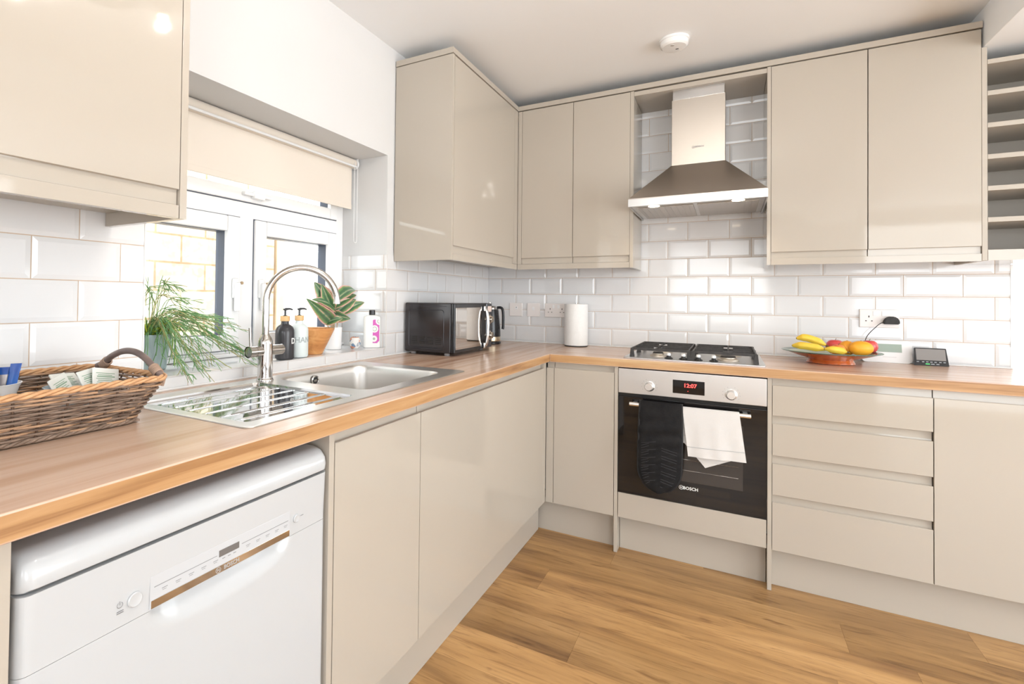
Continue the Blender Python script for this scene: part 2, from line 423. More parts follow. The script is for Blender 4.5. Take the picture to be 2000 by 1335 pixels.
put('tiling', bm, [M_tile, M_grout], wall_left, smooth=0)
# tiled window reveals, sill front and sill top
bm = B()
PR = lambda u, z, h: (u, WY1-.0045-h, z)
tiles(bm, PR, -.272, 0.0, WZ0, 1.398, SE, lambda r: (-.066 if r % 2 else -.219))
PR2 = lambda u, z, h: (u, WY0+.0045+h, z)
tiles(bm, PR2, -.272, 0.0, WZ0, 1.398, SE, lambda r: (-.066 if r % 2 else -.219))
tiles(bm, PL, -WY1, -WY0, WT+.002, WZ0-.0015, [WT-.06, WZ0], lambda r: 1.389)
PS = lambda u, x, h: (x, -u, WZ0+h)
TP = 0.30
tiles(bm, PS, -WY1, -WY0, -.272, 0.001, [-.62, -.31, 0.001], lambda r: 1.49)
TP = TPs
rv = put('reveal_tiling', bm, [M_tile, M_grout], wall_left, smooth=0)
bm = B()
box(bm, -.001, .0015, WY1-.0015, WY1+.001, WZ0+.001, 1.398); box(bm, -.001, .0015, WY0-.001, WY0+.0015, WZ0+.001, 1.43)
box(bm, -.0012, .0012, WY0, WY1, WZ0-.0015, WZ0+.0012)
put('tile_edge_trim', bm, varied('pale_trim', (.72, .70, .68), (.76, .74, .72), rough=.25), wall_left, 0)
bm = B(); box(bm, XE-.002, XE+.006, -.001, .06, WT, 1.37); put('tile_edge_trim', bm, M_white, wall_back, 0)
bm = B()
tube(bm, [(0.002, -.0045, WT+.003), (XE, -.0045, WT+.003)], .0035, 6)
put('silicone_seal', bm, M_white, wall_back, 40)
bm = B(); tube(bm, [(.0045, 0, WT+.003), (.0045, -3.2, WT+.003)], .0035, 6); put('silicone_seal', bm, M_white, wall_left, 40)

# ---- glass
def glass_mat(name, tint=(1, 1, 1)):
    mt = bpy.data.materials.new(name); mt.use_nodes = True; nt = mt.node_tree
    nt.nodes.remove(nt.nodes['Principled BSDF'])
    tr = nt.nodes.new('ShaderNodeBsdfTransparent'); tr.inputs[0].default_value = (*tint, 1)
    gl = nt.nodes.new('ShaderNodeBsdfGlossy'); gl.inputs['Roughness'].default_value = 0.02
    fr = nt.nodes.new('ShaderNodeLayerWeight'); pw = nt.nodes.new('ShaderNodeMath'); pw.operation = 'POWER'; pw.inputs[1].default_value = 5
    ma = nt.nodes.new('ShaderNodeMath'); ma.operation = 'MULTIPLY_ADD'; ma.inputs[1].default_value = .9; ma.inputs[2].default_value = .04
    nt.links.new(fr.outputs['Facing'], pw.inputs[0]); nt.links.new(pw.outputs[0], ma.inputs[0])
    mx = nt.nodes.new('ShaderNodeMixShader'); nt.links.new(ma.outputs[0], mx.inputs[0]); nt.links.new(tr.outputs[0], mx.inputs[1]); nt.links.new(gl.outputs[0], mx.inputs[2])
    nt.links.new(mx.outputs[0], nt.nodes['Material Output'].inputs[0]); return mt
M_pane = glass_mat('window_glass', (.97, .98, .98))
M_spacer_gap = varied('dark_blue_grey_gasket_and_gap', (.05, .065, .10), (.07, .085, .12), rough=.35)

# ---- kitchen window: outer frame, mullion, transom, two casements and a top light
def ring(bm, y0, y1, z0, z1, w, x0, x1, bev=.004, mi=0):
    box(bm, x0, x1, y0, y0+w, z0, z1, bev, mi); box(bm, x0, x1, y1-w, y1, z0, z1, bev, mi)
    box(bm, x0, x1, y0+w-.001, y1-w+.001, z0, z0+w, bev, mi); box(bm, x0, x1, y0+w-.001, y1-w+.001, z1-w, z1, bev, mi)
window = struct('window_1')
bm = B(); A0, A1 = WY0+.001, WY1-.001
box(bm, -.335, -.272, A0, A0+.052, WZ0, WZ1-.001, .003); box(bm, -.335, -.272, A1-.052, A1, WZ0, WZ1-.001, .003)
box(bm, -.335, -.272, A0+.05, A1-.05, WZ0, .982, .003); box(bm, -.335, -.272, A0+.05, A1-.05, 1.825, WZ1-.001, .003)
box(bm, -.335, -.272, A0+.05, A1-.05, 1.506, 1.568, .003); box(bm, -.335, -.272, -1.797, -1.729, .98, 1.508, .003)
box(bm, -.300, -.252, A0+.0, A1-.0, WZ0+.001, .974, .003)
put('window_frame', bm, M_upvc, window, 40)
def casement(y0, y1, z0, z1, w=.060):
    bm = B(); ring(bm, y0+.002, y1-.002, z0+.002, z1-.002, w, -.328, -.260, .006)
    c = put('casement', bm, M_upvc, window, 40)
    bm = B(); ring(bm, y0+w, y1-w, z0+w, z1-w, .004, -.3275, -.280, 0); put('gasket', bm, M_spacer_gap, c, 0)
    bm = B(); ring(bm, y0-.0005, y1+.0005, z0-.0005, z1+.0005, .003, -.318, -.2705, 0); put('gap_shade_ring', bm, M_spacer_gap, c, 0)  # dark ring added so the gap round the casement reads as shade
    bm = B(); box(bm, -.318, -.314, y0+w, y1-w, z0+w, z1-w); put('glass_pane', bm, M_pane, c, 0)
    return c
cL = casement(A0+.052, -1.797, .982, 1.506); cR = casement(-1.729, A1-.052, .982, 1.506); cT = casement(A0+.052, A1-.052, 1.568, 1.825, .052)
M_brass = varied('dull_brass', (.45, .33, .2), (.5, .38, .24), rough=.35, metal=.8)
def whandle(par, y, z, s):
    bm = B(); box(bm, -.262, -.246, y-.014, y+.014, z-.05, z+.028, .006); box(bm, -.25, -.232, y-.011, y+.011, z-.10, z+.012, .006)
    h = put('window_handle', bm, M_white, par, 40)
    bm = B(); cyl(bm, (-.247, y+s*.022, z+.01), .006, .006, 'X', 12); put('handle_screw_cap', bm, M_brass, h, 40)
whandle(cL, -1.826, 1.235, 1); whandle(cR, -1.700, 1.235, 1)
bm = B(); box(bm, -.262, -.24, -1.80, -1.66, 1.592, 1.606, .005); box(bm, -.262, -.235, -1.755, -1.70, 1.583, 1.612, .006)
put('window_handle', bm, M_white, cT, 40)
# glazing at the right-hand end of the back wall
window2 = struct('window_2')
bm = B()
for x0, x1, z0, z1 in ((XE+.004, XE+.03, .905, 2.195), (4.27, 4.296, .905, 2.195), (XE+.03, 4.27, 2.14, 2.195), (3.35, 3.41, .905, 2.195)):
    box(bm, x0, x1, .12, .18, z0, z1, .003)
put('window_frame', bm, M_upvc, window2, 40)
bm = B(); box(bm, XE+.03, 4.27, .148, .152, .91, 2.14); put('glass_pane', bm, M_pane, window2, 0)

# ---- what stands outside
M_ground = varied('pale_paving', (.55, .53, .50), (.62, .60, .57), (4, 4, 4), rough=.9, bump=.2)
bm = B(); box(bm, -14, XO-.02, -14, 14, -.2, -.12); box(bm, XO-.02, 18, .27, 22, -.2, -.12); struct('ground', bm, M_ground, 0)
M_block = principled('garden_block', (.7, .62, .5), .9)
_t = nd(M_block, 'ShaderNodeTexCoord'); _m = nd(M_block, 'ShaderNodeMapping'); _m.inputs['Rotation'].default_value = (PI/2, 0, PI/2)
_x = nd(M_block, 'ShaderNodeSeparateXYZ'); _c = nd(M_block, 'ShaderNodeCombineXYZ'); lk(M_block, _t.outputs['Object'], _x.inputs[0])
lk(M_block, _x.outputs['Y'], _c.inputs['X']); lk(M_block, _x.outputs['Z'], _c.inputs['Y'])
_b = nd(M_block, 'ShaderNodeTexBrick'); lk(M_block, _c.outputs[0], _b.inputs['Vector']); _b.inputs['Scale'].default_value = 1
_b.inputs['Brick Width'].default_value = .40; _b.inputs['Row Height'].default_value = .205; _b.inputs['Mortar Size'].default_value = .008
_b.inputs['Color1'].default_value = (.52, .42, .31, 1); _b.inputs['Color2'].default_value = (.60, .51, .39, 1); _b.inputs['Mortar'].default_value = (.38, .26, .15, 1)
_n = nd(M_block, 'ShaderNodeTexNoise'); _n.inputs['Scale'].default_value = 16; _n.inputs['Detail'].default_value = 6; lk(M_block, _t.outputs['Object'], _n.inputs['Vector'])
_r = ramp(M_block, [(.42, (.66, .57, .48)), (.56, (1, 1, 1))]); lk(M_block, _n.outputs['Fac'], _r.inputs['Fac'])
_k = nd(M_block, 'ShaderNodeMix'); _k.data_type = 'RGBA'; _k.blend_type = 'MULTIPLY'; _k.inputs[0].default_value = .5
lk(M_block, _b.outputs['Color'], _k.inputs[6]); lk(M_block, _r.outputs['Color'], _k.inputs[7]); lk(M_block, _k.outputs[2], bsdf(M_block).inputs['Base Color'])
bm = B(); box(bm, -2.35, -2.15, -3.5, 0.10, -.12, 2.6, .01)
gw = put('garden_wall', bm, M_block, None, 0); tag(gw, 'pale blockwork garden wall outside behind the left window pane', 'wall')
t = thing('garden_fence', 'sunlit pale timber fence outside behind the right window pane', 'fence', (-2.25, 0.15, -.12))
M_fence = varied('bleached_timber', (.74, .70, .64), (.80, .77, .72), (2, 2, 20), rough=.8)
bm = B()
for k in range(13): box(bm, -2.27, -2.25, .14, 6.2, -.1+k*.16, .055+k*.16, .004)
put('board_panel', bm, M_fence, t, 0)
for yy in (.13, 2.1, 4.1, 6.1):
    bm = B(); box(bm, -2.24, -2.15, yy, yy+.09, -.12, 2.1, .005); put('post', bm, varied('post_timber', (.55, .40, .26), (.6, .45, .3), rough=.8), t, 0)
# ------------------------------------------------------------ fitted kitchen
BK = lambda u, d, z: (u, -d, z)     # back run: u along X
LF = lambda u, d, z: (d, u, z)      # left run: u along Y
def ubox(bm, P, u0, u1, d0, d1, z0, z1, bev=0.0, mi=0):
    a = P(u0, d0, z0); b = P(u1, d1, z1); box(bm, a[0], b[0], a[1], b[1], a[2], b[2], bev, mi)
def jfront(P, u0, u1, d0, z0, z1, lip=.029, name='door', parent=None):
    """handleless slab front with a J-shaped finger groove along its top"""
    bm = B(); e = .0012
    poly = [(d0-.019, z0), (d0-e, z0), (d0, z0+e), (d0, z1-e), (d0-e, z1), (d0-.004, z1-.0005), (d0-.008, z1-.004), (d0-.012, z1-.005),
            (d0-.0150, z1-.001), (d0-.0158, z1+.006), (d0-.0158, z1+lip), (d0-.019, z1+lip)]
    prism(bm, poly, lambda a, b, t: P(t, a, b), u0, u1)
    return put(name, bm, M_cream, parent, 30)
def wfront(P, u0, u1, d0, z0, z1, zg, parent):
    """wall-unit front whose finger groove is along the bottom edge"""
    bm = B(); e = .0012
    poly = [(d0-.019, z1), (d0-e, z1), (d0, z1-e), (d0, z0+e), (d0-e, z0), (d0-.004, z0+.0005), (d0-.008, z0+.002), (d0-.010, z0-.002), (d0-.010, zg), (d0-.019, zg)]
    prism(bm, poly, lambda a, b, t: P(t, a, b), u0, u1)
    return put('door', bm, M_cream, parent, 30)
def carcass(P, u0, u1, d1, z0, z1, parent, top=True, front=False, th=.016, back=True):
    bm = B(); d_in = .012
    ubox(bm, P, u0, u0+th, d_in, d1, z0, z1); ubox(bm, P, u1-th, u1, d_in, d1, z0, z1)
    ubox(bm, P, u0+th, u1-th, d_in, d1, z0, z0+th)
    if top: ubox(bm, P, u0+th, u1-th, d_in, d1, z1-th, z1)
    if back: ubox(bm, P, u0+th, u1-th, d_in, d_in+.006, z0+th, z1-(th if top else 0))
    return put('carcass', bm, M_carcass, parent, 0)
DB, DL = .610, .600        # front planes of the base units (back run, left run)
ZB, ZJ = .168, .849        # bottom of the doors, top of the front face
WB, WL = .294, .315        # front planes of the wall units
def post(name, P, u0, u1, d0, z0, z1, parent, mat=None):
    bm = B(); ubox(bm, P, u0, u1, d0-.019, d0, z0, z1, .0008); return put(name, bm, mat or M_cream, parent, 40)

# base units, left run
t = thing('sink_base_cabinet', 'long cream gloss base cabinet with two doors under the sink', 'cabinet', (.3, -1.5, 0))
carcass(LF, -2.218, -.660, DL-.021, ZB, .876, t, top=False)
jfront(LF, -2.218, -1.8335, DL, ZB, ZJ, parent=t); jfront(LF, -1.8305, -.6565, DL, ZB, ZJ, parent=t)
post('corner_post', LF, -.6545, -.6135, DL, ZB, .877, t)
t = thing('narrow_base_cabinet', 'narrow cream base cabinet in the corner left of the oven', 'cabinet', (.78, -.3, 0))
carcass(BK, .642, .932, DB-.021, ZB, .876, t)
jfront(BK, .6412, .9325, DB, ZB, ZJ, parent=t); jfront(BK, .6015, .6388, DB, ZB, ZJ, name='corner_post', parent=t)
t = thing('drawer_cabinet', 'cream base cabinet with four handleless drawers right of the oven', 'cabinet', (1.81, -.3, 0))
carcass(BK, 1.566, 2.062, DB-.021, ZB, .876, t)
for z0, z1, lip in ((.724, .849, .029), (.559, .690, .033), (.3965, .525, .033), (ZB, .366, .0305)):
    d = jfront(BK, 1.5665, 2.0615, DB, z0, z1, lip-.0005, name='drawer_front', parent=t)
t = thing('right_base_cabinet', 'cream single-door base cabinet right of the drawers', 'cabinet', (2.3, -.3, 0))
carcass(BK, 2.066, 2.60, DB-.021, ZB, .876, t); jfront(BK, 2.0645, 2.601, DB, ZB, ZJ, parent=t)

def end_panel(P, u0, u1, d, label, z1=.878):
    bm = B(); ubox(bm, P, u0, u1, .012, d, .0005, z1, .001); o = put('end_panel', bm, M_cream, None, 40); tag(o, label, 'panel'); return o
end_panel(BK, .9345, .9505, DB, 'cream upright panel reaching the floor left of the oven')
end_panel(BK, 1.5490, 1.5645, DB, 'cream upright panel reaching the floor between oven and drawers')
end_panel(LF, -2.2385, -2.2205, DL, 'cream upright panel between the dishwasher and the sink cabinet')
end_panel(LF, -2.8630, -2.8450, DL, 'cream upright panel left of the dishwasher at the edge of the photo')

def plinth(P, u0, u1, d, label):
    bm = B(); ubox(bm, P, u0, u1, d-.016, d, .0005, .160, .0008); o = put('plinth', bm, M_cream_matt, None, 40); tag(o, label, 'plinth'); return o
plinth(LF, -2.2195, -.566, .550, 'cream plinth along the floor under the sink cabinet')
plinth(BK, .535, .9245, .548, 'short cream plinth under the narrow corner cabinet')
plinth(BK, .952, 1.5475, .548, 'cream plinth under the oven between two upright panels')
plinth(BK, 1.566, 2.60, .550, 'cream plinth under the drawers and right cabinet')

# worktop: two legs butted at the corner, one cut-out for the sink
SX0, SX1, SY0, SY1 = .045, .545, -2.428, -1.415
worktop = thing('worktop', 'L-shaped oiled timber worktop running round the corner', 'worktop', (.3, -1.5, .879))
def slab(bm, xs, ys, z0, z1, skip, mi_top, mi_edge):
    """grid slab with missing cells"""
    V = {}
    def v(i, j, z):
        k = (i, j, z)
        if k not in V: V[k] = bm.verts.new((xs[i], ys[j], z))
        return V[k]
    for i in range(len(xs)-1):
        for j in range(len(ys)-1):
            if (i, j) in skip: continue
            bm.faces.new((v(i, j, z1), v(i+1, j, z1), v(i+1, j+1, z1), v(i, j+1, z1))).material_index = mi_top
            bm.faces.new((v(i, j, z0), v(i, j+1, z0), v(i+1, j+1, z0), v(i+1, j, z0))).material_index = mi_top
            for (di, dj, a, b) in ((-1, 0, (i, j), (i, j+1)), (1, 0, (i+1, j), (i+1, j+1)), (0, -1, (i, j), (i+1, j)), (0, 1, (i, j+1), (i+1, j+1))):
                n = (i+di, j+dj)
                if n in skip or not (0 <= n[0] < len(xs)-1 and 0 <= n[1] < len(ys)-1):
                    bm.faces.new((v(*a, z0), v(*b, z0), v(*b, z1), v(*a, z1))).material_index = mi_edge
def round_front(bm, test, off=.003):
    es = [e for e in bm.edges if all(test(v.co) for v in e.verts) and len(e.link_faces) == 2 and abs(e.link_faces[0].normal.dot(e.link_faces[1].normal)) < .5]
    bmesh.ops.bevel(bm, geom=es, offset=off, segments=3, affect='EDGES', profile=.5)
bm = B(); slab(bm, [.004, SX0+.012, SX1-.012, .620], [-3.45, SY0+.012, SY1-.012, -.004], .879, WT, {(1, 1)}, 0, 1)
bmesh.ops.recalc_face_normals(bm, faces=bm.faces); bm.normal_update(); round_front(bm, lambda c: c.x > .619 and (c.z > WT-.001 or c.z < .88))
put('left_leg', bm, [M_wt_y, M_ed_y], worktop, 30)
bm = B(); slab(bm, [.6204, 2.95], [-.621, -.004], .879, WT, set(), 0, 1)
bmesh.ops.recalc_face_normals(bm, faces=bm.faces); bm.normal_update(); round_front(bm, lambda c: c.y < -.620 and (c.z > WT-.001 or c.z < .88))
put('back_leg', bm, [M_wt_x, M_ed_x], worktop, 30)

# wall units
ZD, ZG, ZP, ZT = 1.436, 1.402, 1.370, 2.308
def pelmet(P, u0, u1, d0, parent):
    bm = B(); ubox(bm, P, u0, u1, d0-.018, d0, ZP, ZG-.002, .0008); return put('pelmet', bm, M_cream, parent, 40)
def wside(P, u0, u1, d0, parent, z0=ZP):
    bm = B(); ubox(bm, P, u0, u1, .002, d0, z0, 2.310, .0008); return put('side_panel', bm, M_cream, parent, 40)
t = thing('wall_cabinet', 'tall cream gloss wall cabinet on the left wall in the corner above the microwave', 'cabinet', (0.15, -.7, ZP), group=None)
carcass(LF, -1.104, -.016, WL-.021, 1.404, 2.306, t); wside(LF, -1.1230, -1.1055, WL, t)
wfront(LF, -1.1035, -.352, WL, ZD, ZT, ZG, t); pelmet(LF, -1.1045, -.297, WL, t)
bm = B(); ubox(bm, LF, -.350, -.296, WL-.019, WL, ZG, ZT, .0008); put('corner_post', bm, M_cream, t, 40)
t = thing('wall_cabinet', 'cream wall cabinet with two doors left of the cooker hood', 'cabinet', (.65, -.15, ZP))
carcass(BK, .337, .945, WB-.021, 1.404, 2.306, t); wside(BK, .9475, .9650, WB, t)
wfront(BK, .3415, .6415, WB, ZD, ZT, ZG, t); wfront(BK, .6445, .9465, WB, ZD, ZT, ZG, t); pelmet(BK, .317, .9465, WB, t)
bm = B(); ubox(bm, BK, .316, .3395, WB-.019, WB, ZG, ZT, .0008); put('corner_post', bm, M_cream, t, 40)
t = thing('wall_cabinet', 'wide cream wall cabinet with two doors right of the cooker hood', 'cabinet', (1.93, -.15, ZP))
carcass(BK, 1.580, 2.288, WB-.021, 1.404, 2.306, t); wside(BK, 1.5620, 1.5775, WB, t)
wfront(BK, 1.5790, 1.9310, WB, ZD-.006, ZT, ZG-.004, t); wfront(BK, 1.9345, 2.2880, WB, ZD-.006, ZT, ZG-.004, t); pelmet(BK, 1.5785, 2.2880, WB, t)
t = thing('wall_cabinet', 'pale wall cabinet close to the camera left of the window', 'cabinet', (.15, -2.7, ZP))
carcass(LF, -3.035, -2.437, WL-.021, 1.404, 2.306, t); wside(LF, -2.4345, -2.4175, WL, t)
wfront(LF, -3.035, -2.4365, WL, ZD, ZT, ZG, t); pelmet(LF, -3.035, -2.4365, WL, t)
# wine rack of open pigeon holes
t = thing('wine_rack', 'open cream wine rack with stacked shelves under the beam', 'shelf', (2.45, -.15, 1.37))
for u0, u1 in ((2.2895, 2.3055), (2.600, 2.618)):
    bm = B(); ubox(bm, BK, u0, u1, .002, WB-.001, 1.372, 2.232, .0008); put('side_panel', bm, M_carcass, t, 40)
for z in (2.171, 2.044, 1.915, 1.788, 1.661, 1.535):
    bm = B(); ubox(bm, BK, 2.3062, 2.5995, .008, WB-.001, z-.0095, z+.0095, .0008); put('shelf', bm, M_carcass, t, 40)
bm = B(); ubox(bm, BK, 2.3062, 2.5995, .002, WB-.001, 1.372, 1.415, .0008); put('bottom_rail', bm, M_cream, t, 40)
bm = B(); ubox(bm, BK, 2.3062, 2.5995, .002, .007, 1.4155, 2.230); put('back_panel', bm, M_carcass, t, 0)
# panel that bridges the gap above the hood
bm = B(); ubox(bm, BK, .9655, 1.5615, .002, WB-.002, 2.283, 2.306, .0008); o = put('bridging_panel', bm, M_cream, None, 40); tag(o, 'cream panel bridging the gap above the hood chimney', 'panel')
# cornice strip along the top of the wall units
def cornice(parts, label):
    bm = B()
    for x0, x1, y0, y1 in parts: box(bm, x0, x1, y0, y1, 2.313, 2.340, .0015)
    o = put('cornice', bm, M_cream_matt, None, 40); tag(o, label, 'cornice')
cornice([(.002, WL+.002, -1.126, -.002), (WL+.0025, 2.2925, -.2965, -.002)], 'cream cornice strip along the tops of the corner wall cabinets')
cornice([(.002, WL+.002, -3.037, -2.4155)], 'cream cornice strip on top of the wall cabinet nearest the camera')

# ------------------------------------------------------------ roller blind
t = thing('roller_blind', 'beige fabric roller blind half lowered over the kitchen window', 'blind', (-.19, -1.75, 1.85))
M_blind = varied('beige_blind_fabric', (.74, .675, .595), (.76, .695, .615), (3, 3, 3), rough=.85, bump=.25, bscale=700)
_bt = bsdf(M_blind)
by0, by1 = WY0+.035, -1.203
bm = B(); cyl(bm, (-.190, by0, 1.846), .0225, by1-by0, 'Y', 28); put('roller', bm, M_blind, t, 40)
bm = B(); box(bm, -.176, -.1655, by0, by1, 1.823, 1.8325, .003); put('guide_rail', bm, M_white, t, 40)
bm = B(); box(bm, -.1955, -.1945, by0+.01, by1-.006, 1.622, 1.84); box(bm, -.1975, -.1925, by0+.01, by1-.006, 1.622, 1.645, .001); put('fabric', bm, M_blind, t, 0)
for yy in (WY0+.012, -1.2):
    bm = B(); cyl(bm, (-.190, yy, 1.845), .0245, .014, 'Y', 24, bev=.002); box(bm, -.215, -.168, yy+.003, yy+.010, 1.845, 1.8705, .002); put('bracket', bm, M_white, t, 40)
bm = B()
pts = [(-.166, -1.193, 1.845)]+[(-.166, -1.193-.0005*k, 1.845-.03*k) for k in range(1, 13)]+[(-.166, -1.200-.012*math.sin(a), 1.470-.014*(1-abs(math.cos(a)))) for a in [x*PI/6 for x in range(1, 3)]]
def beads(ya, yb): 
    z = 1.845; 
    while z > 1.475: yield (ya, z); z -= .006
col_pts = [(-1.199, z) for z in [1.845-.006*k for k in range(63)]]
col_pts += [(-1.211+.012*math.cos(a), 1.470-.012*math.sin(a)) for a in [PI*k/7 for k in range(8)]]
col_pts += [(-1.223, z) for z in [1.473+.006*k for k in range(63)]]
tube(bm, [(-.166, y, z) for y, z in col_pts], .0011, 5)
for y, z in col_pts[::1]:
    bmesh.ops.create_icosphere(bm, subdivisions=1, radius=.0021, matrix=Matrix.Translation((-.166, y, z)))
put('bead_chain', bm, M_white, t, 60)

# ------------------------------------------------------------ smoke alarm and ceiling spotlight fitting
t = thing('smoke_alarm', 'round white smoke alarm on the ceiling', 'smoke alarm', (1.185, -.600, CZ))
bm = B(); lathe(bm, [(0, -.0005), (.064, -.0005), (.064, -.010), (.060, -.012)], (1.185, -.600, CZ), 40); put('base_ring', bm, M_white, t, 35)
bm = B(); lathe(bm, [(.058, -.008), (.061, -.015), (.058, -.030), (.050, -.037), (.030, -.039), (0, -.039)], (1.185, -.600, CZ), 40); put('cover', bm, M_white, t, 35)
bm = B(); box(bm, 1.190, 1.202, -.588, -.584, CZ-.0405, CZ-.038); put('sensor_slot', bm, M_black_matt, t, 0)
bm = B(); cyl(bm, (1.180, -.63, CZ-.0405), .008, .003, 'Z', 16); put('test_button', bm, varied('grey_button', (.5, .47, .45), (.52, .49, .47)), t, 35)
t = thing('ceiling_spotlight', 'round ceiling plate with three small lit spotlights above the camera', 'lamp', (1.34, -2.1, CZ))
bm = B(); cyl(bm, (1.34, -2.1, CZ-.022), .13, .0215, 'Z', 40, bev=.003); put('mounting_plate', bm, M_chrome, t, 40)
M_bulb = principled('lit_bulb', (1, 1, 1), .5, emis=(1.0, .86, .66), estr=22)
for x, y in ((1.22, -1.93), (1.35, -2.28), (1.46, -2.33)):
    bm = B(); tube(bm, [(1.34+(x-1.34)*.6, -2.1+(y+2.1)*.6, CZ-.012), (x, y, CZ-.03)], .006, 8); lathe(bm, [(0, -.02), (.022, -.022), (.03, -.075), (.028, -.075), (.019, -.03), (0, -.03)], (x, y, CZ), 24); s = put('spot_head', bm, M_chrome, t, 40)
    bm = B(); bmesh.ops.create_uvsphere(bm, u_segments=20, v_segments=12, radius=.020, matrix=Matrix.Translation((x, y, CZ-.066))); put('bulb', bm, M_bulb, s, 60)
    d = bpy.data.lights.new('spot_bulb_light', 'POINT'); d.energy = 6.5; d.color = (1.0, .95, .88); d.shadow_soft_size = .018
    o = bpy.data.objects.new('spot_bulb_light', d); COL.objects.link(o); o.location = (x, y, CZ-.11)

# ------------------------------------------------------------ cooker hood
t = thing('cooker_hood', 'stainless steel chimney cooker hood above the gas hob', 'cooker hood', (1.262, -.25, 1.655))
hx0, hx1, hy = .9715, 1.5555, -.498
bm = B()
zs, zt_ = 1.6575, 1.6935
# rim strip
box(bm, hx0, hx1, hy, hy+.006, zs, zt_, .001); box(bm, hx0, hx0+.005, hy+.005, -.004, zs, zt_); box(bm, hx1-.005, hx1, hy+.005, -.004, zs, zt_)
put('rim', bm, principled('satin_steel', (.66, .655, .645), .28, 1.0), t, 40)
bm = B()
b0 = [(hx0+.001, hy+.001), (hx1-.001, hy+.001), (hx1-.001, -.004), (hx0+.001, -.004)]
c0 = [(1.145, -.272), (1.391, -.272), (1.391, -.004), (1.145, -.004)]
loft(bm, [[(x, y, zt_) for x, y in b0], [(x, y, zt_+.004) for x, y in b0], [(x, y, 1.893) for x, y in c0]])
M_canopy = brushed('canopy_steel', (.50, .455, .41), .33, (8, 500, 500))
put('canopy', bm, M_canopy, t, 20)
bm = B(); box(bm, 1.147, 1.389, -.270, -.004, 1.8935, 2.232, .0015)
M_chim = brushed('chimney_steel', (.44, .40, .355), .40, (6, 700, 700))
put('chimney', bm, M_chim, t, 30)
bm = B(); box(bm, 1.151, 1.385, -.266, -.004, 2.2325, 2.2825, .001); put('upper_chimney', bm, principled('satin_steel_upper', (.62, .62, .62), .25, 1.0), t, 30)
bm = B(); box(bm, hx0+.006, hx1-.006, hy+.007, -.005, 1.667, 1.671); put('underside', bm, M_steel, t, 0)
M_mesh = brushed('filter_mesh', (.55, .52, .49), .45, (300, 300, 300))
for x0, x1 in ((1.00, 1.255), (1.272, 1.527)):
    bm = B(); box(bm, x0, x1, -.40, -.03, 1.663, 1.6665, .001)
    for k in range(9): box(bm, x0+.012+k*.027, x0+.018+k*.027, -.395, -.035, 1.6615, 1.6632)
    put('grease_filter', bm, M_mesh, t, 0)
M_led = principled('lit_hood_lamp', (1, 1, 1), .4, emis=(1.0, .80, .55), estr=9)
for x in (1.085, 1.443):
    bm = B(); cyl(bm, (x, -.448, 1.6605), .031, .006, 'Z', 28); l = put('lamp_ring', bm, M_chrome, t, 40)
    bm = B(); cyl(bm, (x, -.448, 1.6590), .026, .002, 'Z', 28); put('lamp_lens', bm, M_led, l, 40)
    d = bpy.data.lights.new('hood_lamp', 'SPOT'); d.energy = 2.2; d.color = (1.0, .82, .6); d.spot_size = 2.2; d.spot_blend = .6; d.shadow_soft_size = .025
    o = bpy.data.objects.new('hood_lamp', d); COL.objects.link(o); o.location = (x, -.448, 1.655)
bm = B(); box(bm, 1.218, 1.304, hy-.002, hy, 1.6675, 1.6825, .001); p = put('control_strip', bm, principled('grey_steel', (.62, .6, .58), .3, 1), t, 30)
bm = B()
for k in range(6): box(bm, 1.222+k*.0138, 1.233+k*.0138, hy-.0035, hy-.002, 1.6700, 1.6800, .0005)
put('buttons', bm, M_white, p, 0)
def emblem(bm, c, r, x, y, mi=0):
    """ring with an armature mark inside, drawn as thin raised bars"""
    x = Vector(x); y = Vector(y); n = x.cross(y); c = Vector(c)
    tube(bm, [c+x*r*math.cos(a)+y*r*math.sin(a) for a in [2*PI*k/24 for k in range(25)]], r*.10, 6, mi)
    for s in (-1, 1):
        tube(bm, [c+x*s*r*.38+y*r*.55, c+x*s*r*.38-y*r*.55], r*.11, 6, mi)
    tube(bm, [c-x*r*.38, c+x*r*.38], r*.11, 6, mi)
bm = B(); emblem(bm, (1.2475, -.2705, 1.978), .0065, *BX); text(bm, 'BOSCH', .0125, (1.276, -.2708, 1.978), *BX, bold=True)
put('lettering', bm, M_grey_ink, t, 0)

# ------------------------------------------------------------ built-in oven
t = thing('built_in_oven', 'built-in oven with steel control panel and black glass door', 'oven', (1.25, -.3, .28))
ox0, ox1 = .9525, 1.5470
bm = B(); box(bm, ox0+.012, ox1-.012, -.585, -.03, .285, .872); put('housing', bm, M_black_matt, t, 0)
bm = B(); box(bm, ox0, ox1, -.612, -.588, .758, .8735, .002); cp = put('control_panel', bm, M_steel_h, t, 30)
bm = B(); box(bm, ox0, ox1, -.604, -.588, .744, .7575); put('vent_slot', bm, M_dark_gap, t, 0)
bm = B(); box(bm, ox0, ox1, -.612, -.588, .2895, .7435, .002); dr = put('glass_door', bm, M_black_gl, t, 30)
M_owin = principled('smoked_window', (.045, .038, .034), .05)
bm = B(); box(bm, 1.075, 1.462, -.6125, -.6118, .390, .665); put('viewing_window', bm, M_owin, dr, 0)
bm = B(); tube(bm, [(1.13, -.6128, .488), (1.445, -.6128, .488)], .0008, 5); tube(bm, [(1.13, -.6128, .44), (1.445, -.6128, .44)], .0005, 5); put('shelf_line', bm, M_steel, dr, 0)
bm = B(); emblem(bm, (1.2245, -.6124, .3615), .0085, *BX); text(bm, 'BOSCH', .0185, (1.2625, -.6126, .361), *BX, bold=True); put('lettering', bm, M_white_ink, dr, 0)
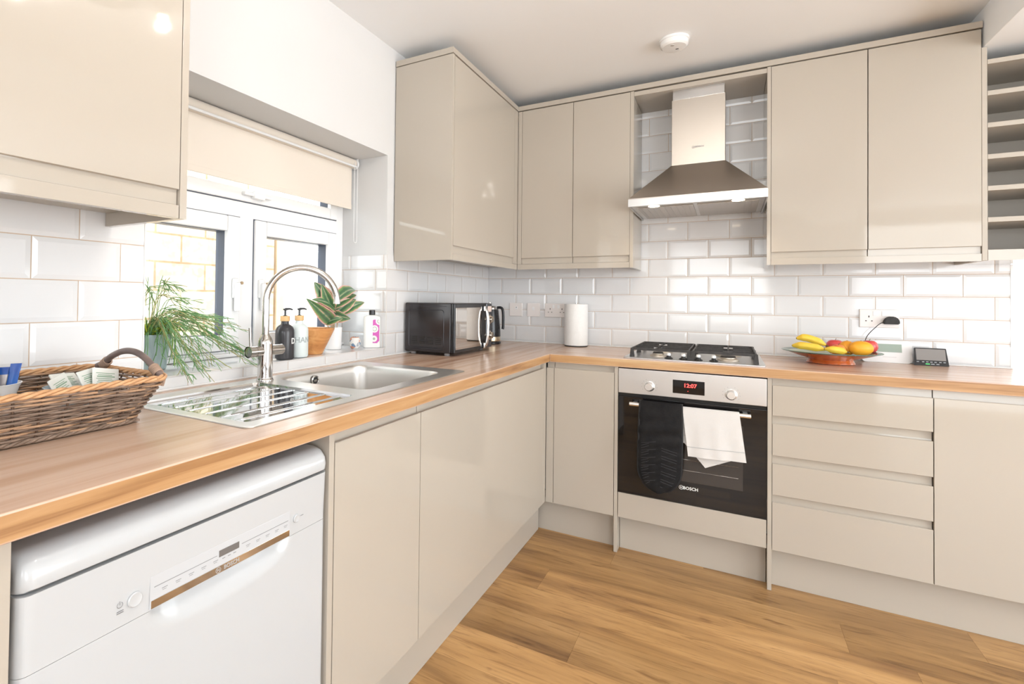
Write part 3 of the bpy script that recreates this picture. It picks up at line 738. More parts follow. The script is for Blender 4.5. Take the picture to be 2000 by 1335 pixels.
for kx, kz in ((1.0895, .7995), (1.4175, .795)):
    bm = B(); lathe(bm, [(.0235, 0), (.0235, -.002), (.020, -.004), (.018, -.006), (.0175, -.028), (.0155, -.031), (0, -.031)], (kx, -.612, kz), 32, axis='Y')
    k = put('knob', bm, principled('satin_knob', (.78, .77, .76), .25, .9), cp, 40)
    bm = B()
    for a in range(-5, 6):
        if a == 0: continue
        an = math.radians(90-a*24); box(bm, kx+.033*math.cos(an)-.001, kx+.033*math.cos(an)+.001, -.6126, -.612, kz+.033*math.sin(an)-.001, kz+.033*math.sin(an)+.001)
    put('dial_marks', bm, M_grey_ink, k, 0)
bm = B(); box(bm, 1.188, 1.316, -.6135, -.612, .7795, .8395, .001); dsp = put('display', bm, M_black_gl, cp, 30)
M_red = principled('red_digits', (.3, .02, .02), .5, emis=(1.0, .06, .05), estr=3.0)
bm = B(); text(bm, '12:07', .024, (1.2585, -.6138, .8165), *BX, bold=True, depth=.0002); text(bm, 'o', .007, (1.25, -.6138, .793), *BX, depth=.0002); put('digits', bm, M_red, dsp, 0)
bm = B(); tube(bm, [(1.010, -.655, .7175), (1.489, -.655, .7175)], .0095, 16)
put('door_handle', bm, principled('handle_steel', (.86, .86, .85), .22, 1), t, 40)
for x in (1.030, 1.469):
    bm = B(); box(bm, x-.009, x+.009, -.655, -.612, .711, .724, .002); put('handle_mount', bm, M_steel, t, 40)
bm = B(); box(bm, ox0+.001, ox1-.001, -.610, -.591, .170, .2865, .001); o = put('oven_filler_panel', bm, M_cream, None, 40); tag(o, 'cream filler panel directly below the oven door', 'panel')

# oven glove folded over the handle
M_glove = varied('black_quilted_cotton', (.008, .008, .009), (.014, .0135, .014), (30, 30, 30), rough=.75, bump=.5, bscale=120, spec=.22)
def cloth_sheet(bm, fx, n=30, m=46, th=.0, mi=0):
    V = [[bm.verts.new(fx(i/n, j/m)) for j in range(m+1)] for i in range(n+1)]
    for i in range(n):
        for j in range(m): bm.faces.new((V[i][j], V[i+1][j], V[i+1][j+1], V[i][j+1])).material_index = mi
t = thing('oven_glove', 'black quilted double oven glove hanging on the oven handle', 'oven glove', (1.14, -.67, .5))
def glove(u, v, front):
    zt, zb = .742, .338
    x0, x1 = 1.058, 1.229
    if v < .3: w = 0
    else: w = 0
    s = 2*u-1
    # rounded mitt end
    edge = 1.0
    zz = zt-(zt-zb)*v
    hw = (x1-x0)/2; hw2 = hw*(1+.05*math.sin(v*3))
    if v > .74:
        q = (v-.74)/.26; hw2 *= math.sqrt(max(0, 1-q*q*.985))
    xc = (x0+x1)/2-.006*v
    wr = .0035*math.sin(v*38+s*1.4)*math.exp(-((v-.34)/.18)**2)+.0012*math.sin(v*95+s*9)*(1 if v > .46 else 0)
    puff = .012*(1-s*s)**.5 if abs(s) < 1 else 0
    d = -.6665-.004-puff*(.4+.8*v)+wr
    if not front: d = -.662+.030*(0)+0
    return (xc+s*hw2, d, zz)
bm = B(); cloth_sheet(bm, lambda u, v: glove(u, v, True), 24, 60); cloth_sheet(bm, lambda u, v: glove(u, v, False), 24, 60)
bmesh.ops.remove_doubles(bm, verts=bm.verts, dist=.0002)
edge_pts = [glove(0, v/30, True) for v in range(31)]+[glove(u/16, 1, True) for u in range(1, 17)]+[glove(1, 1-v/30, True) for v in range(1, 31)]
gb = put('mitt', bm, M_glove, t, 60)
bm = B(); ep = [(x, -.667, z) for x, y, z in [glove(0, v/40, True) for v in range(40)]]+[(x, -.667, z) for x, y, z in [glove(1, 1-v/40, True) for v in range(1, 41)]]
tube(bm, ep, .0052, 8); put('bound_edge', bm, varied('black_binding', (.008, .008, .009), (.012, .012, .013), rough=.7), t, 60)
M_thread = principled('pale_quilting_thread', (.10, .10, .11), .5)
bm = B()
for k in range(17):
    v0 = .47+.028*k
    for (s0, s1) in ((.08, .26), (.55, .9)) if k % 3 else ((.08, .42),):
        p = []
        for q in range(5):
            u = s0+(s1-s0)*q/4; v = v0+(-.035 if s0 < .5 else .035)*(q/4)
            if v > .93: break
            x, y, z = glove(u, v, True); p.append((x, y-.0004, z))
        if len(p) > 1: tube(bm, p, .0004, 4)
put('stitching', bm, M_thread, t, 0)
bm = B(); cloth_sheet(bm, lambda u, v: (1.060+.167*u, -.655-.0125*math.cos(PI*v), .7175+.0125*math.sin(PI*v)+(.016 if 0 else 0)), 10, 10)
cloth_sheet(bm, lambda u, v: (1.060+.167*u, -.6425, .7175-.30*v), 10, 12)
put('back_flap', bm, M_glove, t, 60)
# tea towel
M_towel = varied('white_cotton', (.66, .645, .63), (.68, .665, .65), (8, 8, 8), rough=.9, bump=.3, bscale=500, sheen=.2)
t = thing('tea_towel', 'white tea towel with thin grey stripe over the oven handle', 'towel', (1.35, -.67, .6))
def fold(u, s):
    """front face of the towel: outline interpolated between its top and bottom edges"""
    top = Vector((1.232, 0, .7275)).lerp(Vector((1.447, 0, .730)), u)
    bot = Vector((1.255, 0, .519)).lerp(Vector((1.473, 0, .527)), u)
    p = top.lerp(bot, s)
    y = -.6675-.003*s+.003*math.sin(u*7+s*2)*s+.0015*math.sin(u*19)*s
    return (p.x, y, p.z)
bm = B(); cloth_sheet(bm, fold, 30, 30)
cloth_sheet(bm, lambda u, v: (1.232+.215*u, -.655-.0125*math.cos(PI*v), .7175+.0135*math.sin(PI*v)+.0), 20, 10)
put('front_fold', bm, M_towel, t, 60)
bm = B()
def back(u, s):
    top = Vector((1.2325, 0, .728)).lerp(Vector((1.446, 0, .730)), u)
    bot = Vector((1.226, 0, .572)).lerp(Vector((1.420, 0, .54)), u) if u < .1 else (Vector((1.2455, 0, .562)).lerp(Vector((1.321, 0, .474)), (u-.1)/.3) if u < .4 else Vector((1.321, 0, .474)).lerp(Vector((1.438, 0, .53)), (u-.4)/.6))
    p = top.lerp(bot, s); return (p.x, -.6428-.016*s*(1-s)+(-.006*s), p.z)
cloth_sheet(bm, back, 30, 30); put('back_fold', bm, M_towel, t, 60)
bm = B()
tube(bm, [Vector(fold(k/24, .80))+Vector((0, -.0008, 0)) for k in range(25)], .0007, 4)
tube(bm, [Vector(back(k/24*.1, .78))+Vector((0, -.0008, 0)) for k in range(25)], .0006, 4)
put('stripe', bm, principled('grey_stripe', (.32, .34, .35), .8), t, 0)

# ------------------------------------------------------------ gas hob
t = thing('gas_hob', 'four-burner stainless gas hob set in the worktop', 'hob', (1.256, -.32, WT))
gx0, gx1, gy0, gy1 = .966, 1.546, -.572, -.066
bm = B(); L0 = rrect(gx0, gx1, gy0, gy1, .012, 4); L1 = rrect(gx0+.003, gx1-.003, gy0+.003, gy1-.003, .010, 4); L2 = rrect(gx0+.022, gx1-.022, gy0+.016, gy1-.016, .010, 4); L3 = rrect(gx0+.030, gx1-.030, gy0+.022, gy1-.022, .010, 4)
Q = WT+.0006
loft(bm, [[(x, y, Q) for x, y in L0], [(x, y, Q+.003) for x, y in L0], [(x, y, Q+.0045) for x, y in L1], [(x, y, Q+.0045) for x, y in L2], [(x, y, Q+.002) for x, y in L3]], cap0=True, cap1=True)
put('steel_top', bm, M_steel_h, t, 30)
burn = [(1.105, -.20, .036), (1.105, -.42, .026), (1.405, -.42, .034), (1.405, -.20, .046)]
for bx_, by_, br in burn:
    bm = B(); lathe(bm, [(br+.012, 0), (br+.010, .006), (br, .010), (br, .015), (0, .015)], (bx_, by_, Q+.002), 32); b = put('burner', bm, principled('burner_alloy', (.62, .56, .48), .4, .9), t, 40)
    bm = B(); lathe(bm, [(0, .015), (br-.003, .015), (br-.002, .019), (br-.006, .022), (0, .022)], (bx_, by_, Q+.002), 32); put('burner_cap', bm, M_iron, b, 40)
def bar(bm, a, b, w=.008, h=.011):
    """square iron bar with a chamfered top"""
    a = Vector(a); b = Vector(b); d = (b-a).normalized(); s = d.cross(Vector((0, 0, 1)))
    if s.length < .1: s = Vector((1, 0, 0))
    s.normalize(); n = s.cross(d)
    sec = [(-w/2, -h/2), (w/2, -h/2), (w/2*.8, h/2), (-w/2*.8, h/2)]
    loft(bm, [[a+s*p+n*q for p, q in sec], [b+s*p+n*q for p, q in sec]], cap0=True, cap1=True)
zg = Q+.042
for x0, x1 in ((1.000, 1.247), (1.265, 1.512)):
    bm = B(); y0, y1 = -.525, -.092
    bar(bm, (x0, y0, zg), (x1, y0, zg)); bar(bm, (x0, y1, zg), (x1, y1, zg)); bar(bm, (x0, y0, zg), (x0, y1, zg)); bar(bm, (x1, y0, zg), (x1, y1, zg)); bar(bm, (x0, (y0+y1)/2, zg), (x1, (y0+y1)/2, zg))
    for x in (x0, x1):
        for y in (y0, y1, (y0+y1)/2):
            loft(bm, [[(x+sx_*w, y+sy__*w, z) for sx_, sy__ in ((-1, -1), (1, -1), (1, 1), (-1, 1))] for z, w in ((zg+.004, .006), (Q+.004, .010))], cap0=True, cap1=True)
    for (cx, cyy, br) in burn:
        if x0 < cx < x1:
            xm, ym = cx, cyy
            for dx, dy in ((1, 0), (-1, 0), (0, 1), (0, -1)):
                e = (x1 if dx > 0 else x0) if dx else xm; ey = ym if dx else ((y1 if ym > -.3 else (y0+y1)/2) if dy > 0 else ((y0+y1)/2 if ym > -.3 else y0))
                bar(bm, (e, ey, zg), (xm+dx*.020, ym+dy*.020, zg+.002), .007, .010)
    put('pan_support', bm, M_iron, t, 30)
for k in range(4):
    x = 1.163+.062*k
    bm = B(); lathe(bm, [(.017, 0), (.0195, .002), (.0175, .005), (.010, .009), (.0085, .014), (.009, .016)], (x, -.532, Q+.004), 24, mi=0); lathe(bm, [(.009, .016), (.0088, .026), (.0065, .028), (0, .028)], (x, -.532, Q+.004), 24, mi=1)
    put('control_knob', bm, [M_black, M_white], t, 40)

# ------------------------------------------------------------ dishwasher
t = thing('dishwasher', 'white freestanding dishwasher under the near end of the worktop', 'dishwasher', (.32, -2.53, 0))
dy0, dy1 = -2.838, -2.2435
bm = B(); box(bm, .035, .560, dy0+.003, dy1-.003, .085, .80, .004); put('body', bm, M_white_gl, t, 30)
bm = B(); box(bm, .06, .54, dy0+.01, dy1-.01, .0005, .085); put('kick_plate', bm, M_black_matt, t, 0)
# lid with a rounded front
bm = B(); prof = [(.02, .8005), (.598, .7955), (.604, .800), (.606, .812), (.603, .828), (.590, .842), (.570, .8475), (.02, .850)]
n = 30; loops = []
for k in range(n+1):
    y = dy0+(dy1-dy0)*k/n; e = min(y-dy0, dy1-y); r = .022; s = 0 if e > r else r-math.sqrt(max(0, r*r-(r-e)**2))
    loops.append([(x-(s*.9 if x > .3 else 0), y, z-(s*.35 if z > .82 else 0)) for x, z in prof])
ys = sorted({dy0, dy1}|{dy0+.022*(1-math.cos(PI/2*i/8)) for i in range(9)}|{dy1-.022*(1-math.cos(PI/2*i/8)) for i in range(9)})
loops = []
for y in ys:
    e = min(y-dy0, dy1-y); r = .022; s = 0 if e >= r else r-math.sqrt(max(0, r*r-(r-e)**2))
    loops.append([(x-(s*.9 if x > .3 else 0), y, z-(s*.30 if z > .82 else 0)) for x, z in prof])
loft(bm, loops, cap0=True, cap1=True); put('lid', bm, M_white_gl, t, 40)
# control fascia and door share the same rounded side edges
def dw_panel(z0, z1, f, name, hollow=None, N=64, Mz=40):
    bm = B(); rows = []
    r = .016
    yy = sorted({dy0+(dy1-dy0)*k/N for k in range(N+1)}|{dy0+r*(1-math.cos(PI/2*i/6)) for i in range(7)}|{dy1-r*(1-math.cos(PI/2*i/6)) for i in range(7)})
    zz = [z0+(z1-z0)*k/Mz for k in range(Mz+1)]
    G = []
    for y in yy:
        e = min(y-dy0, dy1-y); s = 0 if e >= r else r-math.sqrt(max(0, r*r-(r-e)**2))
        G.append([bm.verts.new((f(z)-s-(hollow(y, z) if hollow else 0), y, z)) for z in zz])
    for a, b in zip(G, G[1:]):
        for j in range(Mz): bm.faces.new((a[j], b[j], b[j+1], a[j+1]))
    bk = [[bm.verts.new((.561, yy[0], z)) for z in zz], [bm.verts.new((.561, yy[-1], z)) for z in zz]]
    for j in range(Mz):
        bm.faces.new((G[0][j], G[0][j+1], bk[0][j+1], bk[0][j])); bm.faces.new((G[-1][j], G[-1][j+1], bk[1][j+1], bk[1][j]))
    for j in (0, Mz):
        bm.faces.new([g[j] for g in G]+[bk[1][j], bk[0][j]])
    return put(name, bm, M_white_gl, t, 35)
fz = lambda z: .598+.004*max(0, (z-.70)/.09)
fascia = dw_panel(.6852, .7925, fz, 'control_fascia', Mz=12)
HC, HW = -2.5085, .150
def scoop(y, z):
    a = (y-HC)/HW
    if abs(a) >= 1: return 0
    low = .683-.050*math.sqrt(max(0, 1-abs(a)**2.6))**.8 if abs(a) < 1 else .683
    if z < low: 
        return 0
    q = (z-low)/max(.6845-low, .004); return .019*min(1, q)**1.3*(1-abs(a)**8)
door = dw_panel(.095, .6845, lambda z: .598, 'front_door', scoop, 90, 150)
X0 = .5995
bm = B(); box(bm, X0-.004, X0+.0006, -2.660, -2.358, .6875, .7395, .0006); ctrl = put('control_insert', bm, principled('insert_white', (.515, .53, .55), .2), fascia, 0)
bm = B(); box(bm, X0-.002, X0+.0012, -2.658, -2.360, .6880, .7010, .0004); put('handle_strip', bm, principled('mirror_strip', (.62, .58, .54), .06, 1), fascia, 0)
bm = B(); box(bm, X0-.002, X0+.0012, -2.532, -2.488, .7165, .7285, .0004); put('display', bm, principled('grey_lcd', (.15, .14, .135), .12), ctrl, 0)
bm = B(); box(bm, X0, X0+.0010, -2.653, -2.536, .7207, .7217); box(bm, X0, X0+.0010, -2.482, -2.364, .7207, .7217)
for k in range(5):
    y = -2.640+.024*k; box(bm, X0, X0+.0009, y, y+.010, .7128, .7138); box(bm, X0, X0+.0009, y+.001, y+.008, .7100, .7108)
for k in range(5):
    y = -2.472+.024*k; box(bm, X0, X0+.0009, y, y+.010, .7128, .7138); box(bm, X0, X0+.0009, y+.001, y+.008, .7100, .7108)
for k in range(3): box(bm, X0, X0+.0011, -2.525+.012*k, -2.519+.012*k, .7110, .7122)
put('printed_marks', bm, M_grey_ink, ctrl, 0)
bm = B(); emblem(bm, (X0+.0013, -2.5335, .6945), .0050, *LX); text(bm, 'BOSCH', .0105, (X0+.0013, -2.505, .6943), *LX, bold=True); put('lettering', bm, principled('grey_lettering', (.40, .38, .36), .4), fascia, 0)
for y, r in ((-2.684, .0115), (-2.3405, .0085)):
    bm = B(); lathe(bm, [(r, -.004), (r, .0022), (r-.0015, .0035), (r-.004, .0030), (0, .0022)], (X0, y, .7175), 28, axis='X'); put('button', bm, M_white_gl, fascia, 40)
bm = B(); cc = Vector((X0+.0006, -2.7065, .7195))
tube(bm, [cc+Vector((0, .0042*math.cos(a), .0042*math.sin(a))) for a in [math.radians(120+300*k/14) for k in range(15)]], .0004, 4); tube(bm, [cc, cc+Vector((0, 0, .0058))], .0004, 4)
box(bm, X0, X0+.0008, -2.711, -2.701, .7095, .7102); box(bm, X0, X0+.0008, -2.711, -2.701, .7068, .7075)
for k in range(3): box(bm, X0, X0+.0008, -2.327+.003*k, -2.3255+.003*k, .7178, .7190)
put('printed_marks', bm, M_grey_ink, fascia, 0)
# ------------------------------------------------------------ sink and tap
t = thing('kitchen_sink', 'stainless steel inset sink with ribbed drainer and one bowl', 'sink', (.295, -1.92, WT))
zr = WT+.0032
bx0, bx1, byy0, byy1 = .100, .492, -1.952, -1.502
dx0, dx1, dyy0, dyy1 = .110, .505, -2.398, -2.030
outer = rrect(SX0, SX1, SY0, SY1, .022, 6); bowl = rrect(bx0, bx1, byy0, byy1, .050, 6); dr_ = rrect(dx0, dx1, dyy0, dyy1, .018, 6)
bm = B()
def eloop(pts, z):
    vs = [bm.verts.new((x, y, z)) for x, y in pts]
    return vs, [bm.edges.new((vs[i], vs[(i+1) % len(vs)])) for i in range(len(vs))]
inn = rrect(SX0+.006, SX1-.006, SY0+.006, SY1-.006, .018, 6)
vo, eo = eloop(inn, zr); vb, eb = eloop(bowl, zr); vd, ed = eloop(dr_, zr)
bmesh.ops.triangle_fill(bm, use_beauty=True, use_dissolve=False, edges=eo+eb+ed)
def down(ring0, loops):
    prev = ring0
    for L in loops:
        cur = [bm.verts.new(p) for p in L]
        for k in range(len(cur)): bm.faces.new((prev[k], prev[(k+1) % len(cur)], cur[(k+1) % len(cur)], cur[k]))
        prev = cur
    return prev
last = down(vo, [[(x, y, zr-.0008) for x, y in rrect(SX0+.002, SX1-.002, SY0+.002, SY1-.002, .020, 6)], [(x, y, WT+.0006) for x, y in outer]])
put('sink_deck', bm, M_sink, t, 25)
bm = B()
def bl(i, z, r): return [(x, y, z) for x, y in rrect(bx0+i, bx1-i, byy0+i, byy1-i, r, 6)]
LL = [bl(0, zr, .05), bl(.003, zr-.0015, .05), bl(.007, zr-.008, .049), bl(.010, zr-.03, .048), bl(.016, zr-.145, .046), bl(.022, zr-.160, .042), bl(.036, zr-.168, .032), bl(.09, zr-.171, .03)]
R_ = loft(bm, LL, cap1=True)
put('bowl', bm, M_sink, t, 40)
bm = B()
wx = bx0+.0115; wy = -1.655
ty = (-1.655); 
# overflow in the back wall of the bowl
lathe(bm, [(.0185, .001), (.0185, .004), (.0150, .0055), (.0135, .003), (.0130, .0015), (0, .0015)], (bx0+.0115, -1.770, zr-.029), 28, axis='X', mi=0)
ov = put('overflow', bm, M_chrome, t, 40)
bm = B(); cyl(bm, (bx0+.0135, -1.770, zr-.029), .012, .0006, 'X', 24); box(bm, bx0+.0138, bx0+.0165, -1.777, -1.763, zr-.033, zr-.025, .001, 1); put('overflow_grille', bm, [M_black_matt, M_chrome], ov, 30)
bm = B(); cyl(bm, (.296, -1.727, zr-.1705), .042, .003, 'Z', 32, bev=.001); put('waste', bm, M_chrome, t, 40)
# ribbed draining board
bm = B()
NX, NY = 120, 60
def dz(x, y):
    z = zr-.0042
    for gx in (.165, .225, .285, .345, .405, .460):
        e0, e1 = dyy0+.020, dyy1-.015
        if e0-.01 < y < e1+.01:
            f = min(1, max(0, (y-e0+.01)/.02))*min(1, max(0, (e1+.01-y)/.02)); q = (x-gx)/.0038
            z += .0030*f*math.exp(-q*q)
    s = (y-dyy0)/(dyy1-dyy0); z -= .0015*s
    return z
G = [[bm.verts.new((x, y, dz(x, y))) for y in [dyy0-.004+(dyy1-dyy0+.008)*j/NY for j in range(NY+1)]] for x in [dx0-.004+(dx1-dx0+.008)*i/NX for i in range(NX+1)]]
for i in range(NX):
    for j in range(NY): bm.faces.new((G[i][j], G[i+1][j], G[i+1][j+1], G[i][j+1]))
vs2 = [bm.verts.new((x, y, zr)) for x, y in dr_]; 
cur = [bm.verts.new((x, y, zr-.0062)) for x, y in rrect(dx0+.002, dx1-.002, dyy0+.002, dyy1-.002, .017, 6)]
for k in range(len(cur)): bm.faces.new((vs2[k], vs2[(k+1) % len(cur)], cur[(k+1) % len(cur)], cur[k]))
put('draining_board', bm, M_drain, t, 50)

t = thing('mixer_tap', 'chrome swan-neck mixer tap behind the sink', 'tap', (.108, -1.995, WT+.003))
tx, ty = .108, -1.995; tz = zr+.0003
bm = B(); lathe(bm, [(0, 0), (.027, 0), (.027, .005), (.0245, .008), (.0235, .012), (.0235, .118), (.0225, .128), (.019, .138), (.0135, .146), (.0125, .150), (0, .150)], (tx, ty, tz), 40); put('tap_body', bm, M_chrome, t, 40)
ca, sa = math.cos(math.radians(45)), math.sin(math.radians(45)); Rr = .1125
bm = B(); zc_ = 1.178
pts = [(tx, ty, tz+.148+(zc_-tz-.148)*k/6) for k in range(6)]+[(tx+(Rr-Rr*math.cos(a))*ca, ty+(Rr-Rr*math.cos(a))*sa, zc_+Rr*math.sin(a)) for a in [PI*k/36 for k in range(37)]]
tube(bm, pts, .0108, 20); p = put('spout', bm, M_chrome, t, 60)
bm = B(); e = pts[-1]; cyl(bm, (e[0], e[1], e[2]-.006), .0118, .008, 'Z', 24); put('aerator', bm, M_chrome, p, 40)
bm = B(); zl = 1.019; lathe(bm, [(0, -.066), (.0155, -.066), (.0170, -.064), (.0170, .068), (.0155, .070), (0, .070)], (tx, ty, zl), 32, axis='Y'); lathe(bm, [(.0175, -.042), (.0175, -.040)], (tx, ty, zl), 32, axis='Y')
v = put('valve_barrel', bm, M_chrome, t, 40)
bm = B(); tube(bm, [(tx, ty-.058, zl+.008), (tx, ty-.060, zl+.035), (tx, ty-.062, zl+.076)], [.0046, .0042, .0046], 12); lathe(bm, [(.0177, -.068), (.0177, -.052), (.0160, -.052)], (tx, ty, zl), 32, axis='Y'); put('lever', bm, M_chrome, v, 40)

# ------------------------------------------------------------ window sill things
def wrapped(bm, s, size, c, r, ang0, z, mi=0):
    """lettering bent round a vertical cylinder; ang0 = angle of its first letter"""
    tm = text_mesh(s, size, .0004, True, 'LEFT')
    for v in tm.verts:
        a = ang0+v.co.x/r; rr = r+.0003+v.co.z; v.co = Vector((c[0]+rr*math.cos(a), c[1]+rr*math.sin(a), z+v.co.y))
    me = bpy.data.meshes.new('tmp'); tm.to_mesh(me); tm.free(); n0 = len(bm.faces); bm.from_mesh(me); bpy.data.meshes.remove(me); bm.faces.ensure_lookup_table()
    for f in bm.faces[n0:]: f.material_index = mi
SZ = WZ0+.0008
M_bamboo = wood('bamboo_collar', [(0.3, (.62, .36, .15)), (.5, (.72, .44, .2)), (.7, (.78, .5, .25))], 'Z', 2, .45)
def soap_bottle(c, mat, label, word, ink, ang):
    t = thing('soap_bottle', label, 'soap dispenser', (c[0], c[1], SZ), group=None); r = .0355
    bm = B(); lathe(bm, [(0, .004), (.026, 0), (.032, .001), (r, .006), (r, .098), (.0345, .110), (.030, .120), (.022, .127), (.0155, .131), (.0145, .137), (.0145, .142), (0, .142)], (c[0], c[1], SZ), 44); put('bottle', bm, mat, t, 35)
    bm = B(); cyl(bm, (c[0], c[1], SZ+.1425), .0175, .0195, 'Z', 32, bev=.001); put('collar', bm, M_bamboo, t, 35)
    bm = B(); cyl(bm, (c[0], c[1], SZ+.162), .0085, .003, 'Z', 20, bev=.0008); cyl(bm, (c[0], c[1], SZ+.164), .0038, .022, 'Z', 14); cyl(bm, (c[0], c[1], SZ+.183), .0085, .007, 'Z', 20, bev=.002)
    d = Vector((.83, .45, 0)).normalized(); a0 = Vector((c[0], c[1], SZ+.188)); tube(bm, [a0, a0+d*.018+Vector((0, 0, .001)), a0+d*.028+Vector((0, 0, -.002))], [.0045, .0035, .0028], 10)
    put('pump', bm, M_black, t, 40)
    bm = B(); wrapped(bm, word, .030, c, r, ang, SZ+.068); put('lettering', bm, ink, t, 0)
view = math.atan2(-3.15+1.72, 1.407+.05)
soap_bottle((-.050, -1.762), varied('dark_grey_glass', (.035, .033, .036), (.05, .048, .052), rough=.22), 'dark grey pump bottle with bamboo collar on the window sill', 'DISH', M_white_ink, view+.72)
soap_bottle((-.052, -1.6865), varied('frosted_white_glass', (.66, .72, .71), (.70, .755, .745), rough=.35), 'frosted pale pump bottle with bamboo collar on the sill', 'HAND', principled('grey_lettering_soft', (.38, .42, .42), .6), view-.50)
# wooden bowl
t = thing('wooden_bowl', 'flared acacia wooden bowl on the window sill', 'bowl', (-.090, -1.572, SZ))
M_acacia = wood('acacia', [(.3, (.34, .12, .035)), (.48, (.60, .27, .09)), (.62, (.72, .38, .15)), (.75, (.45, .18, .06))], 'Y', 1.6, .3)
bm = B(); lathe(bm, [(0, 0), (.040, 0), (.043, .004), (.090, .103), (.089, .106), (.084, .104), (.040, .012), (0, .010)], (-.090, -1.572, SZ), 56); put('bowl', bm, M_acacia, t, 40)
# white pot with aglaonema
t = thing('leafy_plant', 'red-edged leafy plant in a white pot on the sill', 'plant', (-.15, -1.375, SZ))
bm = B(); lathe(bm, [(0, 0), (.034, 0), (.036, .003), (.039, .098), (.0375, .099), (.0355, .090), (0, .088)], (-.15, -1.375, SZ), 40); put('pot', bm, M_white, t, 35)
M_leaf = principled('aglaonema_leaf', (.1, .3, .1), .32)
_uv = nd(M_leaf, 'ShaderNodeUVMap'); _uv.uv_map = 'leaf'; _se = nd(M_leaf, 'ShaderNodeSeparateXYZ'); lk(M_leaf, _uv.outputs[0], _se.inputs[0])
_no = nd(M_leaf, 'ShaderNodeTexNoise'); _no.inputs['Scale'].default_value = 55; _tc = nd(M_leaf, 'ShaderNodeTexCoord'); lk(M_leaf, _tc.outputs['Object'], _no.inputs['Vector'])
_m1 = nd(M_leaf, 'ShaderNodeMath', operation='MULTIPLY_ADD'); lk(M_leaf, _se.outputs['X'], _m1.inputs[0]); _m1.inputs[1].default_value = 2; _m1.inputs[2].default_value = -1
_m2 = nd(M_leaf, 'ShaderNodeMath', operation='ABSOLUTE'); lk(M_leaf, _m1.outputs[0], _m2.inputs[0])
_ad = nd(M_leaf, 'ShaderNodeMath', operation='MULTIPLY_ADD'); lk(M_leaf, _no.outputs['Fac'], _ad.inputs[0]); _ad.inputs[1].default_value = .25; lk(M_leaf, _m2.outputs[0], _ad.inputs[2])
_rm = ramp(M_leaf, [(.12, (.60, .34, .28)), (.16, (.26, .38, .20)), (.30, (.075, .17, .085)), (.55, (.065, .15, .075)), (.80, (.17, .30, .11)), (.90, (.26, .32, .13)), (.97, (.66, .34, .28)), (1.0, (.72, .42, .36))])
lk(M_leaf, _ad.outputs[0], _rm.inputs['Fac']); lk(M_leaf, _rm.outputs['Color'], bsdf(M_leaf).inputs['Base Color'])
bsdf(M_leaf).inputs['Subsurface Weight'].default_value = 0.0
LEAF = [((-.17, -1.483, 1.274), (-.145, -1.411, 1.165), .042), ((-.13, -1.480, 1.268), (-.145, -1.394, 1.15), .032), ((-.10, -1.602, 1.213), (-.145, -1.409, 1.097), .038),
        ((-.15, -1.518, 1.200), (-.145, -1.376, 1.135), .032), ((-.16, -1.196, 1.241), (-.145, -1.36, 1.181), .038), ((-.12, -1.252, 1.221), (-.145, -1.377, 1.150), .040),
        ((-.10, -1.280, 1.197), (-.145, -1.359, 1.131), .034), ((-.08, -1.242, 1.184), (-.145, -1.320, 1.126), .030), ((-.07, -1.354, 1.106), (-.145, -1.376, 1.115), .034),
        ((-.16, -1.462, 1.171), (-.145, -1.415, 1.090), .036), ((-.08, -1.394, 1.108), (-.145, -1.431, 1.079), .026), ((-.20, -1.345, 1.227), (-.145, -1.393, 1.142), .034)]
rl = random.Random(5)
for k, (tip, base, w) in enumerate(LEAF):
    w *= 1.85; tip = Vector(tip); base = Vector(base); d = tip-base; L = d.length; base = base-d*.12; d = tip-base; L = d.length; dn = d.normalized()
    cv = Vector((.72, -.69, .15)); side = dn.cross(cv).normalized(); nrm = side.cross(dn).normalized()
    tw = rl.uniform(-.5, .5); side, nrm = side*math.cos(tw)+nrm*math.sin(tw), nrm*math.cos(tw)-side*math.sin(tw)
    bm = B(); uvl = bm.loops.layers.uv.new('leaf'); N, Mq = 18, 8; arc = L*rl.uniform(.08, .16)
    V = []
    for i in range(N+1):
        s = i/N; c = base+d*s+nrm*(arc*math.sin(PI*s)) - Vector((0, 0, .10*L*s**3))
        ww = w*.5*math.sin(PI*min(1, s**.78))**.8*(1-.15*s)+.0003; row = []
        for j in range(Mq+1):
            q = 2*j/Mq-1; row.append((bm.verts.new(c+side*(q*ww)+nrm*(abs(q)*ww*.30+.0012*math.sin(s*22+k)*abs(q))), (j/Mq, s)))
        V.append(row)
    for i in range(N):
        for j in range(Mq):
            qd = (V[i][j], V[i+1][j], V[i+1][j+1], V[i][j+1]); f = bm.faces.new([a[0] for a in qd])
            for lp, a in zip(f.loops, qd): lp[uvl].uv = a[1]
    put('leaf', bm, M_leaf, t, 80)
bm = B()
for tip, base, w in LEAF:
    b0 = Vector(base)-(Vector(tip)-Vector(base))*.1; root = Vector((-.15+rl.uniform(-.012, .012), -1.375+rl.uniform(-.014, .014), SZ+.086))
    tube(bm, spline([root, root.lerp(b0, .5)+Vector((0, 0, .006)), b0], 5), .0022, 7)
put('stems', bm, varied('pink_stem', (.62, .42, .32), (.55, .45, .28), (30, 30, 30), rough=.5), t, 60)
